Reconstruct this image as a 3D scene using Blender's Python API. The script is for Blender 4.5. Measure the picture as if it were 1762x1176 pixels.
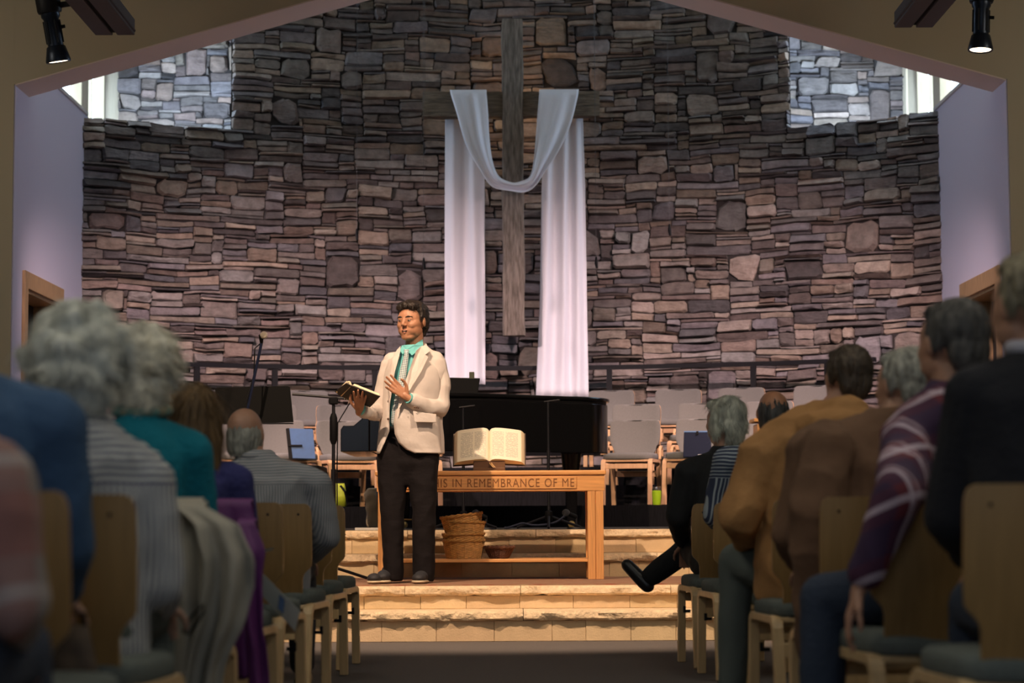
import bpy, bmesh, math, random
from math import sin, cos, pi, radians, sqrt, atan2, exp
from mathutils import Vector, Matrix, noise, Euler

for _o in list(bpy.data.objects): bpy.data.objects.remove(_o)
SC = bpy.context.scene
COL = SC.collection
F = 3600.0                      # focal length in pixels of the 1762 x 1176 frame
PITCH = math.atan((885-588)/F)
CAMZ = 0.79
# ------------------------------------------------------------------ camera
cd = bpy.data.cameras.new('camera'); cam = bpy.data.objects.new('camera', cd); COL.objects.link(cam)
cd.sensor_width = 36; cd.lens = 36*F/1762; cd.clip_start = .1; cd.clip_end = 200
CM = Matrix.Translation((0,0,CAMZ)) @ Matrix.Rotation(pi/2+PITCH,4,'X') @ Matrix.Rotation(radians(-.3),4,'Z')
cam.matrix_world = CM
cd.dof.use_dof = True; cd.dof.focus_distance = 13.9; cd.dof.aperture_fstop = 2.9
SC.camera = cam
SC.view_settings.view_transform = 'Standard'; SC.view_settings.look = 'None'
SC.view_settings.gamma = 1; SC.view_settings.use_curve_mapping = False
SC.view_settings.exposure = 0.0
# ------------------------------------------------------------------ light
W = bpy.data.worlds.new('sky'); SC.world = W; W.use_nodes = True
bg = W.node_tree.nodes['Background']; bg.inputs[0].default_value = (.62,.80,1,1); bg.inputs[1].default_value = 7.0
def look(o, target):
    d = Vector(target)-o.location
    o.rotation_euler = d.to_track_quat('-Z','Y').to_euler()
def spot(name, loc, tgt, power, col, size, blend=.3, rad=.08):
    l = bpy.data.lights.new(name,'SPOT'); l.energy=power; l.color=col; l.spot_size=radians(size); l.spot_blend=blend; l.shadow_soft_size=rad
    o = bpy.data.objects.new(name,l); o.location=loc; look(o,tgt); COL.objects.link(o); return o
def area(name, loc, tgt, power, col, sx, sy, portal=False):
    l = bpy.data.lights.new(name,'AREA'); l.shape='RECTANGLE'; l.size=sx; l.size_y=sy; l.energy=power; l.color=col
    l.cycles.is_portal = portal
    o = bpy.data.objects.new(name,l); o.location=loc; look(o,tgt); COL.objects.link(o); return o
WARM=(1,.71,.49); PINK=(1,.70,.66)
spot('stage_spot_key',  (-2.3,9.7,6.1),(-.3,14.9,1.0), 2300, WARM, 52, .35, .05)
spot('stage_spot_fill', (2.6,9.7,6.1),(0.4,15.1,1.0), 1150, WARM, 52, .35, .05)
for sx in (-1,1):
    spot('wall_wash_spot', (sx*3.3,16.4,4.30),(sx*1.9,21.4,.8), 1450, PINK, 80, 1.0, .10)
    area('portal', (sx*4.52,21.0,5.75),(0,21.0,5.75), 1, (1,1,1), 4.2, 1.8, True)
    # cool flood lamps standing on the ledge, behind the parapet
    spot('ledge_flood', (sx*3.62,21.75,4.98),(sx*3.60,23.2,5.15), 210, (.62,.80,1), 110, .8, .06)
# added area lights: dim ambient over the congregation, cool fill from behind
for yy in (1.5,4.6,7.8):
    for sx in (-1,1):
        area('house_light', (sx*2.4,yy,5.3),(sx*2.0,yy,0), 27, (1,.92,.76), 1.2,1.2)
for sx in (-1,1):
    area('house_light', (sx*5.6,14.6,4.9),(sx*4.6,17.2,2.2), 17, (1,.90,.72), 1.0,1.0)  # pair added to brighten the piers and header
area('rear_glazing', (0,-3.4,3.2),(0,8,1.0), 75, (.66,.80,1), 7,3.0)  # unseen fill; the rear wall is solid

# ------------------------------------------------------------------ helpers
def P(px,py,Y):
    d = CM.to_3x3() @ Vector(((px-881)/F, -(py-588)/F, -1))
    return CM.translation + d*((Y-CM.translation.y)/d.y)
def lerp(a,b,t): return a+(b-a)*t
MATS={}
def mat(name, col, rough=.7, metal=0., bump=0., bscale=60., var=0., vscale=8., stretch=(1,1,1), coat=0., col2=None, sheen=0., spec=None, vdet=4):
    if name in MATS: return MATS[name]
    m=bpy.data.materials.new(name); m.use_nodes=True; nt=m.node_tree; N=nt.nodes; L=nt.links
    b=N['Principled BSDF']; b.inputs['Roughness'].default_value=rough; b.inputs['Metallic'].default_value=metal
    b.inputs['Base Color'].default_value=(*col,1)
    if coat: b.inputs['Coat Weight'].default_value=coat
    if sheen: b.inputs['Sheen Weight'].default_value=sheen
    if spec is not None: b.inputs['Specular IOR Level'].default_value=spec
    tc=N.new('ShaderNodeTexCoord'); mp=N.new('ShaderNodeMapping'); mp.inputs['Scale'].default_value=stretch
    L.new(tc.outputs['Object'],mp.inputs[0])
    if var or col2:
        n=N.new('ShaderNodeTexNoise'); n.inputs['Scale'].default_value=vscale; n.inputs['Detail'].default_value=vdet
        L.new(mp.outputs[0],n.inputs['Vector'])
        r=N.new('ShaderNodeValToRGB'); L.new(n.outputs['Fac'],r.inputs[0])
        c2 = col2 if col2 else tuple(min(1,c*(1+var)) for c in col)
        c1 = col if col2 else tuple(c*(1-var) for c in col)
        r.color_ramp.elements[0].position=.32; r.color_ramp.elements[1].position=.68
        r.color_ramp.elements[0].color=(*c1,1); r.color_ramp.elements[1].color=(*c2,1)
        L.new(r.outputs[0],b.inputs['Base Color'])
    if bump:
        n2=N.new('ShaderNodeTexNoise'); n2.inputs['Scale'].default_value=bscale; n2.inputs['Detail'].default_value=5
        L.new(mp.outputs[0],n2.inputs['Vector'])
        bu=N.new('ShaderNodeBump'); bu.inputs['Strength'].default_value=bump; bu.inputs['Distance'].default_value=.02
        L.new(n2.outputs['Fac'],bu.inputs['Height']); L.new(bu.outputs[0],b.inputs['Normal'])
    MATS[name]=m; return m
def emis(name,col,s):
    if name in MATS: return MATS[name]
    m=bpy.data.materials.new(name); m.use_nodes=True; b=m.node_tree.nodes['Principled BSDF']
    b.inputs['Base Color'].default_value=(*col,1); b.inputs['Emission Color'].default_value=(*col,1); b.inputs['Emission Strength'].default_value=s
    MATS[name]=m; return m
def attr_mat(name, rough, bump, bscale, nvar=.25, nscale=14, st=(1,1,1), dist=.02):
    m=bpy.data.materials.new(name); m.use_nodes=True; nt=m.node_tree; N=nt.nodes; L=nt.links
    b=N['Principled BSDF']; b.inputs['Roughness'].default_value=rough
    a=N.new('ShaderNodeAttribute'); a.attribute_name='tint'
    tc=N.new('ShaderNodeTexCoord'); n=N.new('ShaderNodeTexNoise'); n.inputs['Scale'].default_value=nscale; n.inputs['Detail'].default_value=6; n.inputs['Roughness'].default_value=.65
    L.new(tc.outputs['Object'],n.inputs['Vector'])
    mr=N.new('ShaderNodeMapRange'); mr.inputs[1].default_value=.3; mr.inputs[2].default_value=.7; mr.inputs[3].default_value=1-nvar; mr.inputs[4].default_value=1+nvar
    L.new(n.outputs['Fac'],mr.inputs[0])
    mx=N.new('ShaderNodeVectorMath'); mx.operation='SCALE'; L.new(a.outputs['Color'],mx.inputs[0]); L.new(mr.outputs[0],mx.inputs['Scale'])
    L.new(mx.outputs[0],b.inputs['Base Color'])
    n2=N.new('ShaderNodeTexNoise'); n2.inputs['Scale'].default_value=bscale; n2.inputs['Detail'].default_value=7; mp=N.new('ShaderNodeMapping'); mp.inputs['Scale'].default_value=st; L.new(tc.outputs['Object'],mp.inputs[0]); L.new(mp.outputs[0],n2.inputs['Vector'])
    bu=N.new('ShaderNodeBump'); bu.inputs['Strength'].default_value=bump; bu.inputs['Distance'].default_value=dist
    L.new(n2.outputs['Fac'],bu.inputs['Height']); L.new(bu.outputs[0],b.inputs['Normal'])
    MATS[name]=m; return m
def tag(o,label=None,cat=None,group=None,kind=None):
    if label: o['label']=label
    if cat: o['category']=cat
    if group: o['group']=group
    if kind: o['kind']=kind
    return o
def thing(name,label,cat,loc=(0,0,0),rz=0,group=None):
    o=bpy.data.objects.new(name,None); o.empty_display_size=.1; COL.objects.link(o); o.location=loc; o.rotation_euler=(0,0,rz)
    return tag(o,label,cat,group)
class MB:
    def __init__(s): s.v=[]; s.f=[]; s.tint=[]; s.cur=None
    def add(s,vs,fs,M=None):
        b=len(s.v)
        s.v += [tuple(M@Vector(v)) for v in vs] if M is not None else [tuple(v) for v in vs]
        s.f += [tuple(i+b for i in f) for f in fs]
        if s.cur: s.tint += [s.cur]*len(vs)
        return s
    def box(s,c,d,M=None):
        x,y,z=c; a,b,e=d[0]/2,d[1]/2,d[2]/2
        vs=[(x+i*a,y+j*b,z+k*e) for i in(-1,1) for j in(-1,1) for k in(-1,1)]
        return s.add(vs,[(0,1,3,2),(4,6,7,5),(0,4,5,1),(2,3,7,6),(0,2,6,4),(1,5,7,3)],M)
    def bbox(s,lo,hi,M=None):
        return s.box([(a+b)/2 for a,b in zip(lo,hi)],[abs(b-a) for a,b in zip(lo,hi)],M)
    def tube(s,pts,rad,n=8,M=None,flat=1.0,up=None):
        pts=[Vector(p) for p in pts]; m=len(pts)
        if not hasattr(rad,'__len__'): rad=[rad]*m
        vs=[];fs=[]; prev=Vector(up) if up else None
        for i,p in enumerate(pts):
            t=(pts[min(i+1,m-1)]-pts[max(i-1,0)]).normalized()
            if prev is None: prev=Vector((0,0,1)) if abs(t.z)<.9 else Vector((1,0,0))
            a=(prev-t*prev.dot(t))
            if a.length<1e-5: a=t.orthogonal()
            a.normalize(); b=t.cross(a); prev=a
            for k in range(n):
                an=2*pi*k/n; vs.append(p+a*cos(an)*rad[i]*flat+b*sin(an)*rad[i])
        for i in range(m-1):
            for k in range(n):
                k2=(k+1)%n; fs.append((i*n+k,i*n+k2,(i+1)*n+k2,(i+1)*n+k))
        fs.append(tuple(range(n-1,-1,-1))); fs.append(tuple((m-1)*n+k for k in range(n)))
        return s.add(vs,fs,M)
    def cap(s,p0,p1,r0,r1,n=12):      # tapered capsule
        p0=Vector(p0);p1=Vector(p1); t=(p1-p0).normalized() if (p1-p0).length>1e-6 else Vector((0,0,1))
        pts=[];rr=[]
        for q in (-.98,-.8,-.45,0): pts.append(p0+t*r0*q); rr.append(r0*sqrt(max(.01,1-q*q)))
        for q in (0,.45,.8,.98): pts.append(p1+t*r1*q); rr.append(r1*sqrt(max(.01,1-q*q)))
        return s.tube(pts,rr,n)
    def limb(s,pts,rad,n=12):
        for i in range(len(pts)-1): s.cap(pts[i],pts[i+1],rad[i],rad[i+1],n)
        return s
    def ell(s,c,r,M=None,n=16,m=10,rot=None):
        vs=[];fs=[]; R=Euler(rot).to_matrix() if rot else Matrix.Identity(3); c=Vector(c)
        vs.append(c+R@Vector((0,0,r[2])))
        for j in range(1,m):
            ph=pi*j/m
            for k in range(n):
                th=2*pi*k/n; vs.append(c+R@Vector((r[0]*sin(ph)*cos(th),r[1]*sin(ph)*sin(th),r[2]*cos(ph))))
        vs.append(c+R@Vector((0,0,-r[2])))
        for k in range(n): fs.append((0,1+k,1+(k+1)%n))
        for j in range(m-2):
            for k in range(n):
                a=1+j*n+k;b=1+j*n+(k+1)%n; fs.append((a,a+n,b+n,b))
        e=len(vs)-1
        for k in range(n): fs.append((e,1+(m-2)*n+(k+1)%n,1+(m-2)*n+k))
        return s.add(vs,fs,M)
    def loft(s,rings,n=24,M=None,pw=2.4):   # rings (cx,cy,cz,rx,ry[,yaw])
        vs=[];fs=[];m=len(rings)
        for r in rings:
            cx,cy,cz,rx,ry=r[:5]; yw=r[5] if len(r)>5 else 0
            for k in range(n):
                an=2*pi*k/n; c=cos(an); q=sin(an); x=rx*abs(c)**(2/pw)*(1 if c>=0 else -1); y=ry*abs(q)**(2/pw)*(1 if q>=0 else -1)
                vs.append((cx+x*cos(yw)-y*sin(yw),cy+x*sin(yw)+y*cos(yw),cz))
        for i in range(m-1):
            for k in range(n):
                k2=(k+1)%n; fs.append((i*n+k,i*n+k2,(i+1)*n+k2,(i+1)*n+k))
        fs.append(tuple(range(n-1,-1,-1))); fs.append(tuple((m-1)*n+k for k in range(n)))
        return s.add(vs,fs,M)
    def lathe(s,prof,n=24,M=None,squash=1.0):   # prof (r,z)
        vs=[];fs=[];m=len(prof)
        for r,z in prof:
            for k in range(n):
                an=2*pi*k/n; vs.append((r*cos(an),r*sin(an)*squash,z))
        for i in range(m-1):
            for k in range(n):
                k2=(k+1)%n; fs.append((i*n+k,i*n+k2,(i+1)*n+k2,(i+1)*n+k))
        if prof[0][0]>1e-6: fs.append(tuple(range(n-1,-1,-1)))
        if prof[-1][0]>1e-6: fs.append(tuple((m-1)*n+k for k in range(n)))
        return s.add(vs,fs,M)
    def prism(s,poly,h0,h1,axis='z',M=None):
        n=len(poly)
        mk={'z':lambda p,h:(p[0],p[1],h),'y':lambda p,h:(p[0],h,p[1]),'x':lambda p,h:(h,p[0],p[1])}[axis]
        vs=[mk(p,h0) for p in poly]+[mk(p,h1) for p in poly]
        fs=[tuple(range(n-1,-1,-1)),tuple(range(n,2*n))]+[(i,(i+1)%n,n+(i+1)%n,n+i) for i in range(n)]
        return s.add(vs,fs,M)
    def mesh(s,name,m=None,smooth=False):
        me=bpy.data.meshes.new(name); me.from_pydata(s.v,[],s.f); me.update()
        if m: me.materials.append(m)
        if s.tint:
            at=me.color_attributes.new('tint','FLOAT_COLOR','POINT')
            at.data.foreach_set('color',[c for t in s.tint for c in (*t,1)])
        bm=bmesh.new(); bm.from_mesh(me); bmesh.ops.recalc_face_normals(bm,faces=bm.faces); bm.to_mesh(me); bm.free()
        if smooth:
            me.polygons.foreach_set('use_smooth',[True]*len(me.polygons))
            if smooth!='all': me.set_sharp_from_angle(angle=radians(40))
        return me
    def build(s,name,m,parent=None,smooth=False,bevel=0,kind=None,label=None,loc=None,seg=2,matrix=None):
        o=bpy.data.objects.new(name,s.mesh(name,m,smooth)); COL.objects.link(o)
        if parent: o.parent=parent
        if loc: o.location=loc
        if matrix is not None: o.matrix_local=matrix
        if bevel:
            b=o.modifiers.new('bevel','BEVEL'); b.width=bevel; b.segments=seg; b.limit_method='ANGLE'; b.angle_limit=radians(40)
        return tag(o,label,None,None,kind)
STAT=[]; QUEUE=[]
def blob(mb,name,m,parent,vox=.008,smooth=3,disp=None,label=None):
    """one continuous surface grown over overlapping closed shapes; evaluated together at the end"""
    o=bpy.data.objects.new(name,mb.mesh(name)); COL.objects.link(o)
    r=o.modifiers.new('r','REMESH'); r.mode='VOXEL'; r.voxel_size=vox; r.use_smooth_shade=True
    s=o.modifiers.new('s','SMOOTH'); s.iterations=smooth; s.factor=.5
    o.parent=parent; QUEUE.append((o,m,disp))
    if label: o['label']=label
    return o
def bake_blobs():
    dg=bpy.context.evaluated_depsgraph_get()
    res=[(o,m,disp,bpy.data.meshes.new_from_object(o.evaluated_get(dg))) for o,m,disp in QUEUE]
    for o,m,disp,nm in res:
        me=o.data; o.modifiers.clear(); n=me.name; o.data=nm; bpy.data.meshes.remove(me); nm.name=n
        if disp:
            for v,nn in zip(nm.vertices,[x.normal.copy() for x in nm.vertices]): v.co += disp(v.co,nn)
        STAT.append((n,len(nm.vertices)))
        nm.polygons.foreach_set('use_smooth',[True]*len(nm.polygons)); nm.materials.clear(); nm.materials.append(m)
def copy_tree(o,parent=None):
    c=o.copy(); COL.objects.link(c)
    if parent: c.parent=parent
    for ch in list(o.children): copy_tree(ch,c)
    return c
def struct(o): o['kind']='structure'; return o
# ================================================================== setting
R_W=7.4; YC=14.6; STZ=.675; PLZ=.334; LEDGE=4.77
def wallpt(s,z,out=0.0):
    th=s/R_W; r=R_W-out; return Vector((r*sin(th),YC+r*cos(th),z))
m_carpet=mat('dark grey carpet',(.12,.105,.10),.95,bump=.5,bscale=400,var=.35,vscale=160)
m_plaster=mat('pale plaster',(.66,.64,.82),.85,bump=.05,bscale=120)
m_tan=mat('tan plaster',(.52,.46,.34),.85,bump=.05,bscale=120)
m_soffit=mat('beam plaster',(.80,.68,.64),.8,bump=.04,bscale=90)
m_mortar=mat('dark mortar',(.035,.03,.03),.95)
m_black=mat('black cloth',(.010,.010,.012),.85,var=.4,vscale=6,spec=.2)
m_blackm=mat('black metal',(.005,.005,.008),.5,spec=.3)
m_blackp=mat('black plastic',(.004,.004,.005),.6,spec=.12)
m_chrome=mat('chrome',(.7,.7,.72),.25,metal=1)
m_oak=mat('golden oak',(.62,.30,.10),.42,var=.14,vscale=5,stretch=(1.2,9,22),bump=.05,bscale=30)
m_oakv=mat('golden oak upright',(.60,.29,.10),.42,var=.14,vscale=5,stretch=(22,22,1.2),bump=.05,bscale=30)
m_trimw=mat('pale wood trim',(.45,.33,.20),.5,var=.1,vscale=6,stretch=(8,8,1))
m_doorw=mat('door wood',(.42,.27,.14),.5,var=.15,vscale=6,stretch=(8,8,1))
# floor and platforms
g=MB(); g.bbox((-9,-4,-.1),(9,13.6,0)); struct(g.build('floor',m_carpet))
# stage deck: box volumes below the stone treads
m_deck=mat('stage deck carpet',(.05,.045,.045),.95,bump=.3,bscale=300)
g=MB(); g.bbox((-9,15.42,0),(9,23.6,STZ)); struct(g.build('floor_stage',m_deck))
m_plat=mat('platform carpet',(.24,.17,.11),.9,bump=.3,bscale=300,var=.2,vscale=30)
g=MB(); g.bbox((-9,13.44,0),(9,15.42,PLZ-.004)); struct(g.build('floor_platform',m_plat))
# steps: rough treads and riser panels
rnd=random.Random(5)
m_stonepanel=attr_mat('buff limestone',.75,.15,90,.10,7)
m_rough=attr_mat('rough hewn limestone',.85,.9,38,.18,26)
def tread(parent,x0,x1,yf,yb,zt,th,i):
    rr=random.Random(i*7+3); g=MB(); t=rr.uniform(-.04,.05); g.cur=(.70+t,.53+t*.9,.34+t*.7)
    nx=max(5,int((x1-x0)/.035)); nz=4; vs=[];fs=[]
    for a in range(nx+1):
        for b in range(nz+1):
            u=a/nx; w=b/nz; x=lerp(x0,x1,u); z=zt-th*w
            n=noise.noise(Vector((x*14,z*30,i*3.1)))*.022+noise.noise(Vector((x*45,z*60,i)))*.010
            y=yf+n+(.012 if b in(0,) else 0)+(.016 if b==nz else 0)
            if b==nz: z+=abs(noise.noise(Vector((x*18,3,i))))*.018
            if b==0: y=max(y,yf-.004)
            vs.append((x,y,z))
    for a in range(nx):
        for b in range(nz):
            k=a*(nz+1)+b; fs.append((k,k+1,k+nz+2,k+nz+1))
    m0=len(vs); vs += [(x0,yb,zt),(x1,yb,zt),(x0,yb,zt-th),(x1,yb,zt-th)]
    top=[a*(nz+1) for a in range(nx+1)]; bot=[a*(nz+1)+nz for a in range(nx+1)]
    fs.append(tuple([m0]+top+[m0+1])); fs.append(tuple([m0+3]+bot[::-1]+[m0+2]))
    fs.append((m0,m0+1,m0+3,m0+2)); fs.append(tuple([m0+2]+[b for b in range(nz,-1,-1)]+[m0])); fs.append(tuple([m0+1]+[nx*(nz+1)+b for b in range(nz+1)]+[m0+3]))
    g.add(vs,fs); g.build('tread_slab',m_rough,parent,smooth=True)
def step(name,label,yf,yb,z0,z1,th=.062,over=.035,x=4.6):
    t=MB(); t.bbox((-x,yf+over+.02,z0),(x,yb,z1-th)); root=struct(t.build(name,mat('pale step mortar',(.45,.34,.22),.9))); root['label']=label
    xx=-x; i=0
    while xx<x:
        w=min(rnd.uniform(.7,1.3),x-xx); tread(root,xx+.002,xx+w-.002,yf,yb,z1,th,int(yf*100)+i); xx+=w; i+=1
    xx=-x
    while xx<x:
        w=min(rnd.choice((.28,.29,.34,.21,.3,.36)),x-xx); g=MB(); t=rnd.uniform(-.06,.05); g.cur=(.64+t,.47+t*.9+rnd.uniform(-.015,.015),.28+t*.6)
        d=rnd.uniform(0,.004); g.bbox((xx+.0009,yf+over-d,z0+.001),(xx+w-.0009,yf+over+.03,z1-th)); g.build('riser_panel',m_stonepanel,root,bevel=.002,seg=1); xx+=w
    return root
step('floor_step','lowest stone step with a rough hewn edge',13.08,13.5,0,.19)
step('floor_step','second stone step, carrying the platform',13.36,13.75,.19,PLZ)
step('floor_step','third stone step, behind the oak table',15.06,15.45,PLZ,.505)
step('floor_step','top stone step at the edge of the stage',15.36,15.75,.505,STZ)
# rug on platform
m_rug=mat('red patterned rug',(.26,.07,.04),.95,col2=(.30,.23,.14),vscale=9,stretch=(1,7,1),bump=.3,bscale=300)
g=MB(); g.bbox((-1.55,13.46,PLZ),(1.75,15.0,PLZ+.008)); o=g.build('area_rug',m_rug); tag(o,'red and tan patterned rug lying under the oak table','rug')

# ---- stone wall
m_ledge=attr_mat('ledge stone',.82,.9,9,.34,9,(1,1,2.6),.035)
PAL=[(.17,.145,.14),(.22,.19,.18),(.13,.115,.12),(.25,.195,.16),(.19,.175,.19),(.28,.235,.20),(.20,.15,.13),(.15,.135,.15),(.24,.22,.215),(.30,.245,.22),(.17,.13,.125),(.12,.10,.10)]
def wob(s,z):
    return (s+.028*noise.noise(Vector((s*1.9,z*2.6,.3)))+.018*noise.noise(Vector((s*7,z*7,5.))), z+.030*noise.noise(Vector((s*1.5,z*1.7,9.1)))+.019*noise.noise(Vector((s*6,z*6,2.7))))
def pack(ncol,nrow,ok,rr,nbig,cs,cz):
    occ=[[not ok(c,r) for c in range(ncol)] for r in range(nrow)]; out=[]
    tries=0; placed=0
    while placed<nbig and tries<4000:
        tries+=1; w=rr.randint(5,10); h=rr.randint(6,10) if rr.random()<.7 else rr.randint(4,6); c=rr.randrange(0,ncol-w); r=rr.randrange(0,nrow-h)
        if any(occ[a][b] for a in range(max(0,r-3),min(nrow,r+h+3)) for b in range(max(0,c-3),min(ncol,c+w+3))) : continue
        for a in range(r,r+h):
            for b in range(c,c+w): occ[a][b]=True
        out.append((c,r,w,h,1)); placed+=1
    for r in range(nrow):
        c=0
        while c<ncol:
            if occ[r][c]: c+=1; continue
            h=rr.choices((1,2,3,4,5),(.26,.38,.24,.09,.03))[0]; L=rr.choices((4,6,8,10,13,17),(.12,.2,.24,.22,.14,.08))[0]
            if h==1: L=max(6,L)
            if h>=4: L=min(L,9)
            w=0
            while c+w<ncol and w<L and not occ[r][c+w]: w+=1
            if c+w<ncol and w<=L:     # absorb a sliver
                q=0
                while c+w+q<ncol and not occ[r][c+w+q] and q<4: q+=1
                if q<3: w+=q
            while h>1 and (r+h>nrow or any(occ[a][b] for a in range(r,min(nrow,r+h)) for b in range(c,c+w))): h-=1
            for a in range(r,r+h):
                for b in range(c,c+w): occ[a][b]=True
            out.append((c,r,w,h,0)); c+=w
    return out
def stone(g,s0,s1,z0,z1,big,fpos,rr,n=8):
    w=s1-s0;h=z1-z0; d=rr.choice((.015,.025,.035,.045,.06,.08))*rr.uniform(.8,1.2) if not big else rr.uniform(.03,.07)
    c=rr.choice(PAL); k=rr.uniform(.66,1.36)*.96; q=rr.uniform(-.02,.03); g.cur=tuple(max(.025,x*k+q*y) for x,y in zip(c,(1,.6,.4)))
    cx=(s0+s1)/2; cz=(z0+z1)/2
    cut=min(w,h)*(rr.uniform(.12,.34) if big else rr.uniform(.08,.30))
    base=[]
    for sx,sz in ((-1,-1),(1,-1),(1,1),(-1,1)):
        c1=cut*rr.uniform(.4,1.5); c2=cut*rr.uniform(.3,1.0)
        a=(cx+sx*(w/2-c1),cz+sz*h/2); b=(cx+sx*w/2,cz+sz*(h/2-c2))
        base += [b,a] if sx*sz>0 else [a,b]
    base=base[:2]+[(cx+rr.uniform(-.25,.25)*w,cz-h/2+rr.uniform(-.02,.16)*min(h,.06))]+base[2:6]+[(cx+rr.uniform(-.25,.25)*w,cz+h/2-rr.uniform(-.02,.16)*min(h,.06))]+base[6:]
    if big:
        sh=rr.uniform(-.18,.18)*w; base=[(x+sh*(z-cz)/h, z+rr.uniform(-.1,.1)*h*.5) for x,z in base]
        base=[(cx+(x-cx)*(1-.10*rr.random()),z) for x,z in base]
    pts=[wob(x,z) for x,z in base]; wc=wob(cx,cz); cx,cz=wc
    ins=min(w,h)*rr.uniform(.06,.15); tx=rr.uniform(-.35,.35)*d; tz=rr.uniform(-.5,.4)*d
    N=len(pts); vs=[fpos(x,z,0) for x,z in pts]
    vs+= [fpos(x,z,d*.62) for x,z in pts]
    for x,z in pts:
        fx=(w/2-ins)/(w/2); fz=(h/2-ins)/(h/2); x2=cx+(x-cx)*fx; z2=cz+(z-cz)*fz
        vs.append(fpos(x2,z2,d+tx*(x-cx)/(w/2)+tz*(z-cz)/(h/2)))
    vs.append(fpos(cx+w*.1*rr.uniform(-1,1),cz,d*rr.uniform(1.0,1.18)))
    fs=[]
    for i in range(N):
        j=(i+1)%N; fs+=[(i,j,N+j,N+i),(N+i,N+j,2*N+j,2*N+i),(2*N+i,2*N+j,3*N)]
    g.add(vs,fs)
def stonewall(root,ncol,nrow,cs,cz,s_off,z_off,ok,fpos,seed,nbig,nsep,clip=None,tag_rest='stone_field'):
    rr=random.Random(seed); L=pack(ncol,nrow,ok,rr,nbig,cs,cz); gap=.0042
    def key(t): return -(t[2]*t[3])
    L.sort(key=key); rest=MB(); 
    for i,(c,r,w,h,b) in enumerate(L):
        s0=s_off+c*cs+gap; s1=s_off+(c+w)*cs-gap; z0=z_off+r*cz+gap*.8; z1=z_off+(r+h)*cz-gap*.8
        g = MB() if i<nsep else rest
        stone(g,s0,s1,z0,z1,b,fpos,rr)
        if i<nsep:
            g.build('stone',m_ledge,root)
    if rest.v: rest.build(tag_rest,m_ledge,root,kind='stuff')
    return len(L)
# backing of the curved wall
XE=4.30; THE=math.asin(XE/R_W); arc=[(R_W*sin(t),YC+R_W*cos(t)) for t in [lerp(-THE,THE,i/40) for i in range(41)]]
g=MB(); g.prism(arc+[(XE,23.25),(-XE,23.25)],STZ-.02,LEDGE-.02)
XU=2.90; THU=math.asin(XU/R_W); arcu=[(R_W*sin(t),YC+R_W*cos(t)) for t in [lerp(-THU,THU,i/30) for i in range(31)]]
g.prism(arcu+[(XU+.16,23.25),(-XU-.16,23.25)],LEDGE-.02,7.0)
wb=struct(g.build('wall_back',m_mortar)); wb['label']='curved wall of stacked ledge stone behind the cross'
cs,cz=.04,.0315; ncol=int(2*THE*R_W/cs); s_off=-ncol*cs/2; z_off=STZ; nrow=int((6.6-z_off)/cz); rl=int((LEDGE-z_off)/cz); su=THU*R_W
def okw(c,r):
    return r<rl or abs(s_off+(c+.5)*cs)<su
N1=stonewall(wb,ncol,nrow,cs,cz,s_off,z_off,okw,lambda s,z,d: wallpt(s,z,d),11,75,300)
# recessed clerestory walls
for sx,nm in ((-1,'wall_left_recess'),(1,'wall_right_recess')):
    g=MB(); g.bbox((min(sx*4.6,sx*2.7),23.2,LEDGE-.02),(max(sx*4.6,sx*2.7),23.35,7.0)); w=struct(g.build(nm,m_mortar)); w['label']='recessed stone wall lit by the clerestory window'
    stonewall(w,40,44,cs,.036,(-4.50 if sx<0 else 2.90),LEDGE-.01,lambda c,r:True,(lambda s,z,d: Vector((s,23.2-d,z))),21+sx,9,300)
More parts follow.
